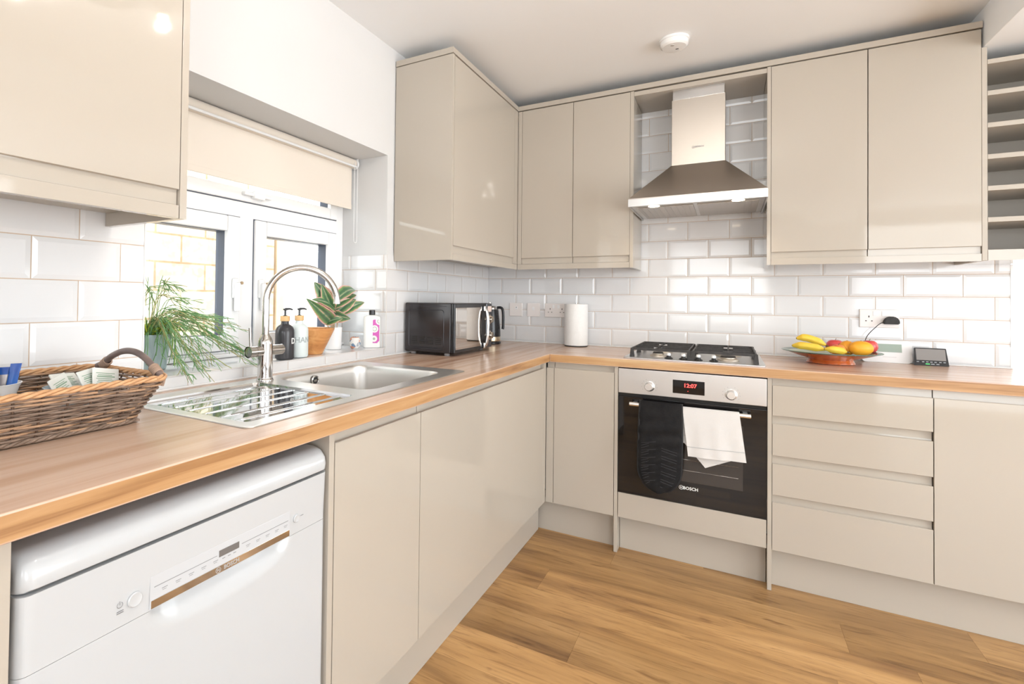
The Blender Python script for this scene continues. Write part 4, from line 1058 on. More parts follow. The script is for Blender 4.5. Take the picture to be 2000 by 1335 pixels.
# tealight holder
t = thing('tealight_holder', 'small mosaic glass tealight holder on the window sill', 'candle holder', (-.085, -1.302, SZ))
M_mos = principled('mosaic_glass', (.7, .7, .7), .15)
_tc = nd(M_mos, 'ShaderNodeTexCoord'); _vo = nd(M_mos, 'ShaderNodeTexVoronoi'); _vo.inputs['Scale'].default_value = 75; lk(M_mos, _tc.outputs['Object'], _vo.inputs['Vector'])
_sx = nd(M_mos, 'ShaderNodeSeparateXYZ'); lk(M_mos, _vo.outputs['Color'], _sx.inputs[0]); _rr = ramp(M_mos, [(0, (.75, .74, .72)), (.3, (.62, .26, .16)), (.45, (.8, .79, .77)), (.62, (.16, .25, .36)), (.8, (.72, .72, .70)), (.95, (.4, .42, .45))]); _rr.color_ramp.interpolation = 'CONSTANT'
lk(M_mos, _sx.outputs['X'], _rr.inputs['Fac']); lk(M_mos, _rr.outputs['Color'], bsdf(M_mos).inputs['Base Color'])
bm = B(); lathe(bm, [(0, 0), (.015, 0), (.0175, .003), (.025, .015), (.0268, .027), (.025, .040), (.0185, .051), (.0175, .053), (.016, .052), (.023, .038), (.024, .026), (.014, .006), (0, .006)], (-.085, -1.302, SZ), 36); put('glass_body', bm, M_mos, t, 50)
bm = B(); lathe(bm, [(.0185, -.0005), (.0195, 0), (.0185, .0025), (.0165, .0025)], (-.085, -1.302, SZ+.051), 36); put('rim', bm, varied('copper_rim', (.6, .3, .2), (.65, .35, .24), metal=.6, rough=.3), t, 50)
# tall white toiletry bottle with pink label
t = thing('cleaning_bottle', 'flat white bottle with pink label and black cap at the sill end', 'bottle', (-.055, -1.214, SZ), math.atan2(.6, .8))
Lq = t.matrix_basis.copy()
def loc(bm): bmesh.ops.transform(bm, matrix=world_of(t), verts=bm.verts); return bm
bm = B(); A = lambda w, d, z, r: [(x, y, z) for x, y in rrect(-w, w, -d, d, r, 5)]
loft(bm, [A(.037, .014, 0, .012), A(.0395, .0165, .003, .014), A(.0395, .0165, .138, .014), A(.037, .0155, .146, .014), A(.025, .012, .151, .0115), A(.012, .0115, .153, .011)], cap0=True, cap1=True)
M_bot = varied('milky_bottle', (.80, .80, .775), (.82, .82, .795), rough=.25); put('bottle', loc(bm), M_bot, t, 40)
bm = B(); cyl(bm, (0, 0, .1535), .0145, .023, 'Z', 28, bev=.0015); put('cap', loc(bm), M_black, t, 40)
M_lab = principled('pink_label', (.6, .12, .45), .4)
_tc = nd(M_lab, 'ShaderNodeTexCoord'); _vo = nd(M_lab, 'ShaderNodeTexVoronoi'); _vo.inputs['Scale'].default_value = 26; lk(M_lab, _tc.outputs['Object'], _vo.inputs['Vector'])
_rr = ramp(M_lab, [(0, (.78, .82, .74)), (.20, (.36, .42, .34)), (.28, (.80, .80, .76)), (.40, (.72, .70, .70)), (.45, (.58, .10, .42))]); _rr.color_ramp.interpolation = 'CONSTANT'; lk(M_lab, _vo.outputs['Distance'], _rr.inputs['Fac']); lk(M_lab, _rr.outputs['Color'], bsdf(M_lab).inputs['Base Color'])
bm = B(); box(bm, .004, .0345, -.0171, -.0166, .022, .132, .0002); put('label_strip', loc(bm), M_lab, t, 0)

# trailing plant (mistletoe cactus) in a ribbed grey-green pot
t = thing('trailing_plant', 'trailing green stick cactus in a ribbed pot by the window', 'plant', (-.185, -2.200, SZ))
pc = (-.185, -2.200)
M_pot = varied('grey_green_ceramic', (.36, .45, .46), (.44, .53, .54), (8, 8, 8), rough=.3)
bm = B(); n = 72; rings = []
for r, h in [(.045, 0), (.047, .004), (.060, .108), (.061, .112), (.056, .112), (.050, .095)]:
    tw = h*9
    rings.append([(pc[0]+(r+.0014*math.cos(18*(2*PI*k/n)+tw*2)*(1 if .003 < h < .109 and r > .046 else 0))*math.cos(2*PI*k/n), pc[1]+(r+.0014*math.cos(18*(2*PI*k/n)+tw*2)*(1 if .003 < h < .109 and r > .046 else 0))*math.sin(2*PI*k/n), SZ+h) for k in range(n)])
mid = []
for a, b in zip(rings[:-1], rings[1:]): mid.append(a)
bm2 = []
hs = [.004+.104*k/16 for k in range(17)]
loops = [rings[0]]+[[(pc[0]+(.047+.013*(h-.004)/.104+.0015*math.cos(14*(2*PI*k/n)+h*70))*math.cos(2*PI*k/n), pc[1]+(.047+.013*(h-.004)/.104+.0015*math.cos(14*(2*PI*k/n)+h*70))*math.sin(2*PI*k/n), SZ+h) for k in range(n)] for h in hs]+rings[3:]
loft(bm, loops, cap0=True, cap1=True); put('pot', bm, M_pot, t, 60)
M_st1 = varied('green_stems', (.13, .30, .11), (.24, .42, .18), (30, 30, 30), rough=.5)
M_st2 = varied('olive_stems', (.42, .38, .16), (.30, .34, .13), (30, 30, 30), rough=.5)
M_st3 = varied('yellow_green_leaves', (.55, .62, .06), (.40, .54, .07), (30, 30, 30), rough=.45)
bm = B(); rs = random.Random(11)
TIPS = [(-.18, -2.103, 1.202), (-.16, -2.082, 1.171), (-.14, -2.029, 1.157), (-.12, -1.958, 1.118), (-.10, -2.004, 1.123), (-.10, -1.975, 1.075), (-.06, -1.933, 1.011), (-.04, -1.925, .985),
        (-.02, -2.13, .972), (.035, -2.131, .942), (.06, -2.205, .936), (.06, -2.225, .938), (.02, -2.145, 1.0), (.03, -2.093, .970), (-.03, -2.240, 1.01), (-.12, -2.05, 1.12), (-.05, -2.131, 1.059), (-.08, -1.981, 1.049),
        (-.06, -2.000, 1.000), (.05, -2.241, .965), (-.04, -2.06, .978), (-.09, -1.90, 1.00), (-.03, -2.10, 1.03), (.055, -2.16, .937), (-.2, -2.12, 1.215), (-.235, -2.16, 1.19), (-.09, -1.930, 1.073), (-.04, -1.915, .972), (.012, -1.925, .948), (-.06, -1.93, .99), (-.10, -1.945, 1.10), (-.02, -1.905, .966)]
def stick(p0, dirv, L, r, mi, nn=5):
    p = Vector(p0); pts = [p.copy()]; d = Vector(dirv).normalized()
    for _ in range(nn):
        d = (d+Vector((rs.uniform(-.16, .16), rs.uniform(-.16, .16), rs.uniform(-.20, .08)))).normalized(); p = p+d*(L/nn)
        if p.x < -.242: p.x = -.242
        if p.x < .05 and p.z < SZ+.004: p.z = SZ+.004
        if p.z < zr+.004: p.z = zr+.004
        pts.append(p.copy())
    tube(bm, pts, [r]*(len(pts)-1)+[r*.5], 5, mi, cap=False); return pts
for tip in TIPS:
    tip = Vector(tip)
    for rep in range(2):
        tp = tip+Vector((rs.uniform(-.02, .02), rs.uniform(-.022, .022), rs.uniform(-.012, .018)))
        if tp.x < 0 and tp.z < SZ+.005: tp.x = .012
        root = Vector((pc[0]+rs.uniform(-.03, .035), pc[1]+rs.uniform(-.03, .035), SZ+.108)); dist = (tp-root).length
        top = max(root.z, tp.z)+.03+dist*rs.uniform(.05, .22)
        m1 = root.lerp(tp, .25); m1.z = root.z+(top-root.z)*.75; m2 = root.lerp(tp, .6); m2.z = max(tp.z+.01, root.z+(top-root.z)*.55 if tp.z > root.z-.05 else (root.z+tp.z)/2+.03)
        if tp.z < 1.0: m2.z = max(m2.z, 1.02)
        c = spline([root, m1, m2, tp], 9); c = [Vector((max(q.x, -.242), q.y, max(q.z, zr+.003))) for q in c]
        mi = 0 if rs.random() < .68 else 1
        tube(bm, c, [.00125*(1-.35*k/len(c)) for k in range(len(c))], 5, mi, cap=False)
        for k in range(9, len(c)-1, 2):
            if rs.random() < .8:
                d = (c[k+1]-c[k]).normalized(); s = Vector((rs.uniform(-1, 1), rs.uniform(-1, 1), rs.uniform(-.8, .5)))
                pp = stick(c[k], d+s*.7, rs.uniform(.02, .05), .0011, 0 if rs.random() < .7 else 1, 4)
                if rs.random() < .5: stick(pp[2], d+Vector((rs.uniform(-1, 1), rs.uniform(-1, 1), rs.uniform(-.8, .4)))*.7, rs.uniform(.015, .035), .0008, 0, 3)
for k in range(240):   # dense crown
    a = rs.uniform(0, 2*PI); r = .055*math.sqrt(rs.random()); root = (pc[0]+r*math.cos(a)*.9, pc[1]+r*math.sin(a), SZ+.105+rs.uniform(0, .012))
    stick(root, (math.cos(a)*.7+rs.uniform(-.2, .6), math.sin(a)*.7, rs.uniform(.5, 1.6)), rs.uniform(.025, .065), .0022 if k % 2 else .0013, 2 if k % 2 else 0, 4)
for k in range(20):    # strands hanging over the pot
    a = rs.uniform(-1.6, 1.0); root = Vector((pc[0]+.055*math.cos(a), pc[1]+.055*math.sin(a), SZ+.112)); o = Vector((math.cos(a), math.sin(a), 0)); L = rs.uniform(.05, .105)
    c = spline([root-o*.02, root+o*.012+Vector((0, 0, .006)), root+o*.018+Vector((0, 0, -L*.5)), root+o*.014+Vector((rs.uniform(-.01, .01), rs.uniform(-.01, .01), -L))], 5)
    tube(bm, [Vector((max(q.x, -.242), q.y, max(q.z, SZ+.003))) for q in c], .0014, 5, 0 if k % 4 else 2, cap=False)
put('trailing_stems', bm, [M_st1, M_st2, M_st3], t, 80, kind='stuff')

# ------------------------------------------------------------ wicker tray basket and contents
t = thing('wicker_basket', 'brown wicker tray basket near the camera on the worktop', 'basket', (.205, -2.73, WT))
M_wk = [varied('willow_'+n, a, b, (60, 60, 60), rough=.5) for n, a, b in (('grey_brown', (.20, .135, .095), (.27, .19, .14)), ('tan', (.40, .235, .135), (.48, .30, .18)), ('dark', (.10, .062, .042), (.15, .095, .065)), ('rim', (.50, .27, .13), (.60, .35, .18)))]
KX0, KX1, KY0, KY1 = .052, .362, -3.000, -2.478; HB = .093
def wall_pt(s, h, off=0.0):
    """point on the flared wall: s in 0..1 round the rounded rectangle, h in 0..1 up"""
    ins = .064*(1-h)**1.0; iy = .030*(1-h)
    L = rrect(KX0+ins*.8, KX1-ins-.0, KY0+iy, KY1-iy, .035, 8)
    n = len(L); per = [0]
    for i in range(n): per.append(per[-1]+math.dist(L[i], L[(i+1) % n]))
    q = (s % 1)*per[-1]; i = max(j for j in range(n) if per[j] <= q+1e-12)
    f = (q-per[i])/max(per[i+1]-per[i], 1e-9); a, b = L[i], L[(i+1) % n]
    x, y = a[0]+(b[0]-a[0])*f, a[1]+(b[1]-a[1])*f; tx_, ty_ = b[0]-a[0], b[1]-a[1]; l = math.hypot(tx_, ty_) or 1
    nx, ny = ty_/l, -tx_/l
    return Vector((x+nx*off, y+ny*off, WT+.004+h*HB))
NS = 36; bm = B(); rw = random.Random(3)
tab = {}
rows = 21
for r in range(rows):
    h = .03+.93*r/(rows-1); npt = NS*4; pts = []
    for k in range(npt+1):
        s = k/npt; w = math.sin(2*PI*s*NS/2+(PI if r % 2 else 0)); sk = .012*math.sin(2*PI*s*3+r)
        pts.append(wall_pt(s, min(.99, max(.01, h+sk*.6)), .0042*w))
    # broken into lengths of different colour
    k = 0
    while k < npt:
        ln = rw.randint(14, 40); seg = pts[k:min(k+ln, npt)+1]
        if len(seg) > 1: tube(bm, seg, .0024*rw.uniform(.8, 1.15), 6, rw.choice([0, 0, 0, 1, 1, 2]))
        k += ln
put('woven_wall', bm, M_wk[:3], t, 70)
bm = B()
for k in range(NS):
    tube(bm, [wall_pt((k+.5)/NS, h, 0) for h in (.0, .33, .66, 1.0)], .0022, 6, 0)
put('stakes', bm, M_wk[2], t, 70)
bm = B()
for q in range(3):
    pts = []
    for k in range(241):
        s = k/240; a = 2*PI*(s*22+q/3); p = wall_pt(s, 1.0, .0042*math.cos(a)); p.z += .003+.0036*math.sin(a); pts.append(p)
    tube(bm, pts, .0034, 6, 0)
put('rim', bm, M_wk[3], t, 70)
bm = B()
for q in range(3):
    pts = []
    for k in range(241):
        s = k/240; a = 2*PI*(s*26+q/3); p = wall_pt(s, .02, .003+.0032*math.cos(a)); p.z = WT+.0075+.0030*math.sin(a); pts.append(p)
    tube(bm, pts, .0034, 6, 0)
put('base_braid', bm, M_wk[0], t, 70)
bm = B(); box(bm, KX0+.05, KX1-.062, KY0+.03, KY1-.030, WT+.003, WT+.007)
for k in range(40): 
    y = KY0+.035+k*.0115; tube(bm, [(KX0+.05, y, WT+.0085), (KX1-.062, y, WT+.0085)], .003, 6, 0)
put('woven_base', bm, M_wk[0], t, 60)
M_hd = varied('dark_bent_cane', (.13, .095, .085), (.22, .16, .14), (20, 20, 60), rough=.4)
bm = B(); hp = spline([(.085, -2.487, 1.022), (.112, -2.488, 1.031), (.150, -2.489, 1.050), (.195, -2.489, 1.064), (.240, -2.489, 1.066), (.280, -2.489, 1.056), (.312, -2.488, 1.038), (.335, -2.487, 1.022), (.345, -2.487, 1.012)], 7)
tube(bm, hp, .0072, 12); hd = put('handle', bm, M_hd, t, 60)
for cx, cz, sgn in ((.110, 1.0265, 1), (.330, 1.0245, -1)):
    bm = B()
    for q in range(6): 
        c = Vector((cx+sgn*.0035*q, -2.487, cz+.0022*q)); d = Vector((sgn*.85, 0, .5)).normalized(); a = d.cross(Vector((0, 1, 0)))
        tube(bm, [c+Vector((0, 1, 0))*.0092*math.cos(an)+a*.0092*math.sin(an) for an in [2*PI*i/14 for i in range(15)]], .0021, 6)
    tube(bm, [(cx, -2.480, cz+.004), (cx-.004*sgn, -2.476, cz-.012), (cx, -2.478, cz-.028)], .004, 8)
    put('lashing', bm, varied('lashing_cane', (.30, .20, .14), (.38, .26, .19), (50, 50, 50), rough=.5), hd, 60)
# a matching handle at the other end (outside the frame)
bm = B(); tube(bm, [(p.x, -5.478-p.y, p.z) for p in hp], .0072, 12); put('handle', bm, M_hd, t, 60)

bz = WT+.012
CB = bz+.014
t = thing('white_cup', 'white cup full of blue stick sachets inside the basket', 'cup', (.135, -2.715, bz))
bm = B(); lathe(bm, [(0, 0), (.030, 0), (.033, .003), (.050, .062), (.0545, .070), (.0525, .0705), (.047, .062), (.030, .006), (0, .005)], (.135, -2.715, CB), 40); put('cup', bm, M_white, t, 40)
M_sb = varied('blue_foil', (.012, .06, .28), (.03, .14, .45), (40, 40, 15), rough=.3); M_ss = varied('silver_foil', (.42, .38, .37), (.55, .50, .48), (30, 30, 30), rough=.3, metal=.5); M_so = varied('brown_print', (.24, .09, .05), (.3, .13, .08), rough=.4)
SA = [('leftmost of the blue stick sachets in the white cup', (.150, -2.757), (.02, -.03), .098, .2), ('blue and silver sachet second from left in the cup', (.152, -2.738), (.012, -.028), .100, -.3), ('blue sachet leaning left in the middle of the cup', (.140, -2.722), (.010, -.020), .108, .1),
      ('narrow dark blue sachet standing upright in the cup', (.148, -2.706), (.0, -.006), .114, .4), ('bright blue sachet right of the dark one in the cup', (.136, -2.700), (.004, .012), .110, -.2), ('widest blue sachet, rightmost and tallest in the white cup', (.147, -2.690), (.003, .016), .118, .05)]
for lab, (x, y), (lx, ly), hh, tw in SA:
    s = thing('stick_sachet', lab, 'sachet', (x, y, CB+.008), group='blue stick sachets in the white cup')
    def sac(z0, z1, w0, w1, mats, nm, ex=0):
        bm = B(); side = Vector((math.sin(tw)*.5+.45, .85, 0)).normalized(); nn = Vector((side.y, -side.x, 0)); L = []
        for k in range(7):
            f = z0+(z1-z0)*k/6; c = Vector((x+lx*f, y+ly*f, CB+.008+hh*.84*f)); w = w0+(w1-w0)*k/6; th = .0026*math.sin(PI*min(1, max(.06, f*.92+.04)))+.0004+ex
            L.append([c+side*w*a+nn*th*b for a, b in ((-1, 0), (-.5, 1), (.5, 1), (1, 0), (.5, -1), (-.5, -1))])
        loft(bm, L, cap0=True, cap1=True); return put(nm, bm, mats, s, 40)
    sac(0, .84, .0085, .0085, M_ss if (x, y) in ((.150, -2.757), (.140, -2.722), (.136, -2.700)) else M_sb, 'packet'); sac(.84, 1.0, .0090, .0090, M_sb, 'crimped_end'); sac(.30, .46, .0087, .0087, M_so, 'printed_band', .0003)
t = thing('pale_blue_dish', 'pale blue dish holding tea sachets inside the basket', 'dish', (.165, -2.590, bz))
bm = B(); lathe(bm, [(0, 0), (.028, 0), (.032, .003), (.052, .050), (.0555, .058), (.0535, .0585), (.048, .050), (.028, .006), (0, .005)], (.165, -2.575, bz+.006), 40); put('dish', bm, varied('pale_blue_glaze', (.52, .66, .74), (.58, .71, .78), rough=.2), t, 40)
M_pk = varied('white_paper', (.78, .80, .76), (.82, .83, .79), rough=.6); M_gp = principled('green_print', (.28, .42, .30), .6)
TE = [('white tea sachet propped at the left of the dish', (.195, -2.630, bz+.052), .25, .40, .058), ('white tea sachet lying low behind the left one', (.150, -2.600, bz+.055), -.1, .9, .055), ('white tea sachet leaning left in the right-hand group', (.175, -2.565, bz+.057), .1, .45, .056), ('white tea sachet rightmost and highest in the dish', (.185, -2.538, bz+.056), -.25, .35, .058)]
for lab, c, yawr, tilt, w in TE:
    c = (c[0], c[1]+.018, c[2]+.017)
    s = thing('tea_sachet', lab, 'tea bag', c, group='white tea sachets in the dish')
    Mx = Matrix.Translation(c) @ Matrix.Rotation(.35+yawr, 4, 'Z') @ Matrix.Rotation(-tilt, 4, 'Y') @ Matrix.Rotation(yawr*.8, 4, 'X')
    bm = B(); box(bm, -.0022, .0022, -w/2, w/2, -.024, .024, .0015, M=Mx); put('paper_envelope', bm, M_pk, s, 0)
    bm = B()
    for k in range(7): 
        z0 = -.014+k*.0042; box(bm, .0022, .0026, -w/2+.007+.002*(k % 3), w/2-.010-.006*(k % 2), z0, z0+.0014+.0012*(k == 4), M=Mx)
    put('print', bm, M_gp, s, 0)

# ------------------------------------------------------------ microwave
t = thing('microwave', 'black microwave with mirrored door on the corner worktop', 'microwave', (.15, -.815, WT))
mx0, mx1, my0, my1, mz0, mz1 = .012, .268, -1.033, -.595, WT+.014, 1.172
bm = B(); box(bm, mx0, mx1, my0, my1, mz0, mz1, .006, seg=3); bd = put('casing', bm, varied('dark_brown_black_paint', (.022, .019, .020), (.03, .026, .027), rough=.14), t, 35)
bm = B()
# pressed panel outline on the near side
P2 = spline([(.045, my0, .965), (.045, my0, 1.125)], 2)
L = rrect(.036, .232, .957, 1.138, .014, 6); tube(bm, [(x, my0-.0005, z) for x, z in L]+[(L[0][0], my0-.0005, L[0][1])], .0016, 6)
tube(bm, [(.018, my0-.0005, mz1-.016), (.245, my0-.0005, mz1-.016)], .0020, 6); tube(bm, [(.016, my0-.0005, mz0+.016), (.228, my0-.0005, mz0+.016)], .0024, 6)
put('pressed_rib', bm, principled('glossy_black_paint', (.03, .028, .034), .15), bd, 60)
bm = B()
for a in range(4):
    for b_ in range(4): box(bm, .052+a*.045, .084+a*.045, my0-.0009, my0+.001, .972+b_*.0105, .9775+b_*.0105, .0008)
put('vent_slots', bm, M_dark_gap, bd, 0)
bm = B(); box(bm, mx1+.0005, .290, my0+.001, -.668, mz0+.001, mz1-.001, .005, seg=3); dd = put('door', bm, M_black, t, 35)
bm = B(); box(bm, .2895, .2912, my0+.012, -.735, mz0+.018, mz1-.022, .0005); put('mirror_glass', bm, principled('mirror_glass', (.60, .56, .52), .03, 1.0), dd, 0)
bm = B(); hy_ = -.706; tube(bm, spline([(.291, hy_, 1.146), (.306, hy_, 1.134), (.314, hy_, 1.090), (.3155, hy_, 1.045), (.314, hy_, 1.000), (.306, hy_, .958), (.291, hy_, .948)], 8), .0085, 14, flat=1.0)
box(bm, .290, .303, hy_-.012, hy_+.012, 1.128, 1.158, .004); box(bm, .290, .303, hy_-.012, hy_+.012, .936, .966, .004)
put('door_handle', bm, M_chrome, dd, 50)
bm = B(); box(bm, mx1+.0005, .289, -.667, my1-.001, mz0+.001, mz1-.001, .005, seg=3); cp = put('control_panel', bm, principled('chrome_black_panel', (.16, .17, .19), .12, .8), t, 35)
for z in (1.085, 1.000):
    bm = B(); lathe(bm, [(.023, 0), (.024, .004), (.021, .006), (.018, .008), (.0165, .020), (0, .021)], (.289, -.631, z), 28, axis='X'); put('dial', bm, principled('pale_gold_chrome', (.80, .72, .62), .15, 1), cp, 40)
bm = B(); box(bm, .2885, .2902, -.655, -.607, 1.125, 1.155, .0005); put('dial_plate', bm, varied('blush_enamel', (.72, .6, .54), (.75, .63, .57), rough=.3), cp, 0)
bm = B()
for x in (.045, .235):
    for y in (my0+.03, my1-.03): cyl(bm, (x, y, WT+.0004), .013, .0145, 'Z', 18, bev=.002)
put('foot', bm, varied('rubber_grey', (.3, .28, .28), (.34, .32, .32), rough=.7), t, 40)

# kettle behind the microwave
t = thing('electric_kettle', 'black textured electric kettle standing behind the microwave', 'kettle', (.128, -.262, WT))
kc = (.128, -.262, WT)
bm = B(); cyl(bm, (kc[0], kc[1], WT+.0004), .070, .017, 'Z', 40, bev=.004); put('power_base', bm, M_black, t, 40)
bm = B(); lathe(bm, [(0, .019), (.066, .019), (.067, .022), (.0665, .044), (.0655, .046)], kc, 48); put('base_band', bm, principled('gold_band', (.72, .60, .42), .25, 1), t, 40)
bm = B(); n = 48; pr_ = [(.0655-.014*((h-.047)/.165)**1.6, h) for h in [.047+.165*k/22 for k in range(23)]]; rr_ = []
for i, (r, h) in enumerate(pr_): rr_.append([(kc[0]+(r+(.0016 if (i+k) % 2 else 0))*math.cos(2*PI*k/n), kc[1]+(r+(.0016 if (i+k) % 2 else 0))*math.sin(2*PI*k/n), WT+h) for k in range(n)])
loft(bm, rr_, cap0=True, cap1=True); put('body', bm, M_black, t, 10)
bm = B(); lathe(bm, [(.052, .212), (.050, .222), (.036, .232), (0, .236)], kc, 40); lathe(bm, [(0, .236), (.009, .236), (.010, .240), (.013, .249), (.011, .254), (0, .255)], kc, 24); put('lid', bm, M_chrome, t, 40)
bm = B(); a = Vector((kc[0]+.0, kc[1]-.0, WT)); dxy = Vector((1, .25, 0)).normalized()
tube(bm, spline([a+dxy*.045+Vector((0, 0, .222)), a+dxy*.068+Vector((0, 0, .222)), a+dxy*.080+Vector((0, 0, .207)), a+dxy*.084+Vector((0, 0, .160)), a+dxy*.083+Vector((0, 0, .105)), a+dxy*.080+Vector((0, 0, .092))], 7), .0062, 12, flat=1.3); put('handle', bm, M_black, t, 60)

# kitchen roll
t = thing('kitchen_roll', 'white kitchen paper roll standing against the back tiles', 'kitchen roll', (.617, -.1, WT))
bm = B(); cyl(bm, (.617, -.1, WT+.0004), .066, .006, 'Z', 48, bev=.001); put('stand_base', bm, M_black_matt, t, 40)
M_pap = varied('embossed_paper', (.80, .80, .79), (.82, .82, .81), (50, 50, 50), rough=.9, bump=.5, bscale=130)
bm = B(); lathe(bm, [(.020, .007), (.0665, .007), (.068, .009), (.068, .249), (.0665, .251), (.020, .251), (.020, .007)], (.617, -.1, WT), 64); put('paper', bm, M_pap, t, 40)
bm = B(); cyl(bm, (.617, -.1, WT+.0065), .006, .248, 'Z', 16); put('stand_pole', bm, M_chrome, t, 40)

# ------------------------------------------------------------ sockets
M_sock = varied('white_socket_plastic', (.80, .755, .73), (.81, .765, .74), rough=.25)
def plate(name, label, cx, cz, w, group=None):
    t = thing(name, label, 'socket', (cx, 0, cz)); h = .086
    bm = B(); box(bm, cx-w/2, cx+w/2, -.0092, -.0003, cz-h/2, cz+h/2, .0025, seg=3); put('face_plate', bm, M_sock, t, 40); return t
t = plate('wall_switch', 'white single socket plate nearest the corner beside the kettle', .200, 1.127, .086)
bm = B(); box(bm, .196, .212, -.0112, -.009, 1.130, 1.148, .001); put('rocker', bm, M_white, t, 30)
bm = B(); box(bm, .202, .207, -.0118, -.0112, 1.139, 1.144); put('neon', bm, M_dark_gap, t, 0)
t = plate('wall_switch', 'white single switch plate, middle of the three left of the kitchen roll', .319, 1.127, .086)
bm = B(); box(bm, .312, .326, -.0112, -.009, 1.125, 1.146, .001); put('rocker', bm, M_white, t, 30)
def double(cx, cz, label, plug):
    t = plate('double_socket', label, cx, cz, .146)
    for s in (-1, 1):
        x = cx+s*.038
        bm = B(); box(bm, x-s*.022-.007, x-s*.022+.007, -.0115, -.009, cz+.012, cz+.034, .001); r = put('rocker', bm, M_white, t, 30)
        if s > 0 and plug: continue
        bm = B(); box(bm, x-.002, x+.002, -.0096, -.0091, cz+.004, cz+.013); box(bm, x-.014, x-.008, -.0096, -.0091, cz-.014, cz-.010); box(bm, x+.008, x+.014, -.0096, -.0091, cz-.014, cz-.010); put('pin_holes', bm, M_dark_gap, t, 0)
    return t
t = double(.467, 1.127, 'white double socket partly hidden behind the kitchen roll', False)
t = double(2.027, 1.1235, 'white double socket with a black plug above the fruit', True)
t = thing('plug_and_cable', 'black plug with thin cable in the right-hand double socket', 'plug', (2.066, -.02, 1.115))
bm = B(); prism(bm, [(2.040, 1.098), (2.094, 1.098), (2.097, 1.106), (2.092, 1.124), (2.078, 1.134), (2.058, 1.134), (2.044, 1.122), (2.038, 1.106)], lambda a, b, q: (a, q, b), -.040, -.0095); bmesh.ops.recalc_face_normals(bm, faces=bm.faces)
bmesh.ops.bevel(bm, geom=list(bm.edges), offset=.003, segments=2, affect='EDGES'); put('plug_body', bm, M_black_matt, t, 40)
bm = B(); tube(bm, spline([(2.044, -.030, 1.106), (2.028, -.034, 1.102), (2.010, -.040, 1.085), (1.976, -.045, 1.040), (1.962, -.038, .985), (1.945, -.030, .940), (1.910, -.028, .9225), (1.840, -.028, .9215), (1.780, -.030, .9215)], 9), .0018, 8); put('cable', bm, M_black_matt, t, 60)

# ------------------------------------------------------------ kitchen scale and energy monitor
t = thing('digital_scale', 'white digital kitchen scale leaning on the tiles behind the fruit', 'kitchen scale', (2.06, -.03, WT))
bm = B(); Mx = Matrix.Translation((2.048, -.046, WT+.0005)) @ Matrix.Rotation(math.radians(-12), 4, 'X')
L = rrect(-.092, .092, 0, .104, .018, 6)
loft(bm, [[tuple(Mx @ Vector((x, y_, z))) for x, z in L2] for y_, L2 in ((0.0, rrect(-.090, .090, .002, .102, .017, 6)), (.002, L), (.012, L), (.014, rrect(-.090, .090, .002, .102, .017, 6)))], cap0=True, cap1=True); put('scale_body', bm, M_white, t, 40)
bm = B(); box(bm, -.075, .055, -.001, .0005, .050, .088, .0003, M=Mx); put('display', bm, principled('grey_green_lcd', (.34, .42, .36), .12), t, 0)
bm = B(); box(bm, -.015, .035, -.0006, .0003, .026, .028, M=Mx); put('button_line', bm, principled('pale_grey_print', (.6, .58, .57), .5), t, 0)
t = thing('energy_monitor', 'small black energy monitor with grey screen on the back worktop', 'monitor', (2.19, -.06, WT))
Mx = Matrix.Translation((2.194, -.078, WT+.0006)) @ Matrix.Rotation(math.radians(3), 4, 'Z') @ Matrix.Rotation(math.radians(-14), 4, 'X')
bm = B()
def tr(w0, w1, y_, z0, z1): return [tuple(Mx @ Vector(p)) for p in ((-w0, y_, z0), (w0, y_, z0), (w1, y_, z1), (-w1, y_, z1))]
loft(bm, [tr(.059, .054, 0, 0, .080), tr(.059, .054, .010, 0, .080)], cap0=True, cap1=True); bmesh.ops.bevel(bm, geom=list(bm.edges), offset=.0015, segments=2, affect='EDGES')
put('monitor_case', bm, M_black, t, 40)
bm = B(); prism(bm, [(.0, .0), (.045, .0), (.012, .055)], lambda a, b, q: (2.194+q, -.064+a, WT+.0006+b), -.03, .03); put('stand', bm, M_black, t, 0)
bm = B(); box(bm, -.050, .050, -.0008, .0004, .024, .075, .0003, M=Mx); put('screen', bm, principled('grey_lcd_screen', (.25, .235, .225), .25), t, 0)
bm = B()
for k, xx in enumerate((-.046, -.028, -.014, 0, .014, .030, .044)): box(bm, xx-.004, xx+.004, -.001, .0004, .015, .018, .0002, M=Mx, mi=0)
box(bm, -.02, -.006, -.001, .0004, .006, .009, M=Mx, mi=1); box(bm, -.002, .010, -.001, .0004, .006, .009, M=Mx, mi=0); box(bm, .016, .026, -.001, .0004, .006, .009, M=Mx, mi=0)
put('buttons', bm, [principled('grey_button_ink', (.45, .48, .5), .4), principled('green_light', (.1, .5, .15), .4, emis=(.1, .9, .2), estr=1.0)], t, 0)

# ------------------------------------------------------------ plate of fruit
px, py = 1.812, -.222
t = thing('fruit_plate', 'footed orange-red plate with a green glass rim holding fruit', 'plate', (px, py, WT))
M_or = varied('orange_glaze', (.52, .10, .02), (.66, .18, .04), (12, 12, 12), rough=.18, coat=.5)
M_gr = varied('teal_green_glaze', (.04, .12, .10), (.07, .18, .13), (14, 14, 14), rough=.15, coat=.5)
bm = B(); lathe(bm, [(0, .002), (.085, .0006), (.091, .002), (.089, .008), (.083, .018), (.095, .024), (.145, .040), (.168, .0485)], (px, py, WT), 72, mi=0)
lathe(bm, [(.168, .0485), (.186, .0535), (.1865, .0555), (.184, .0565), (.160, .0500)], (px, py, WT), 72, mi=1); lathe(bm, [(.160, .0500), (.135, .043), (.09, .034), (0, .032)], (px, py, WT), 72, mi=2)
bmesh.ops.remove_doubles(bm, verts=bm.verts, dist=.0001)
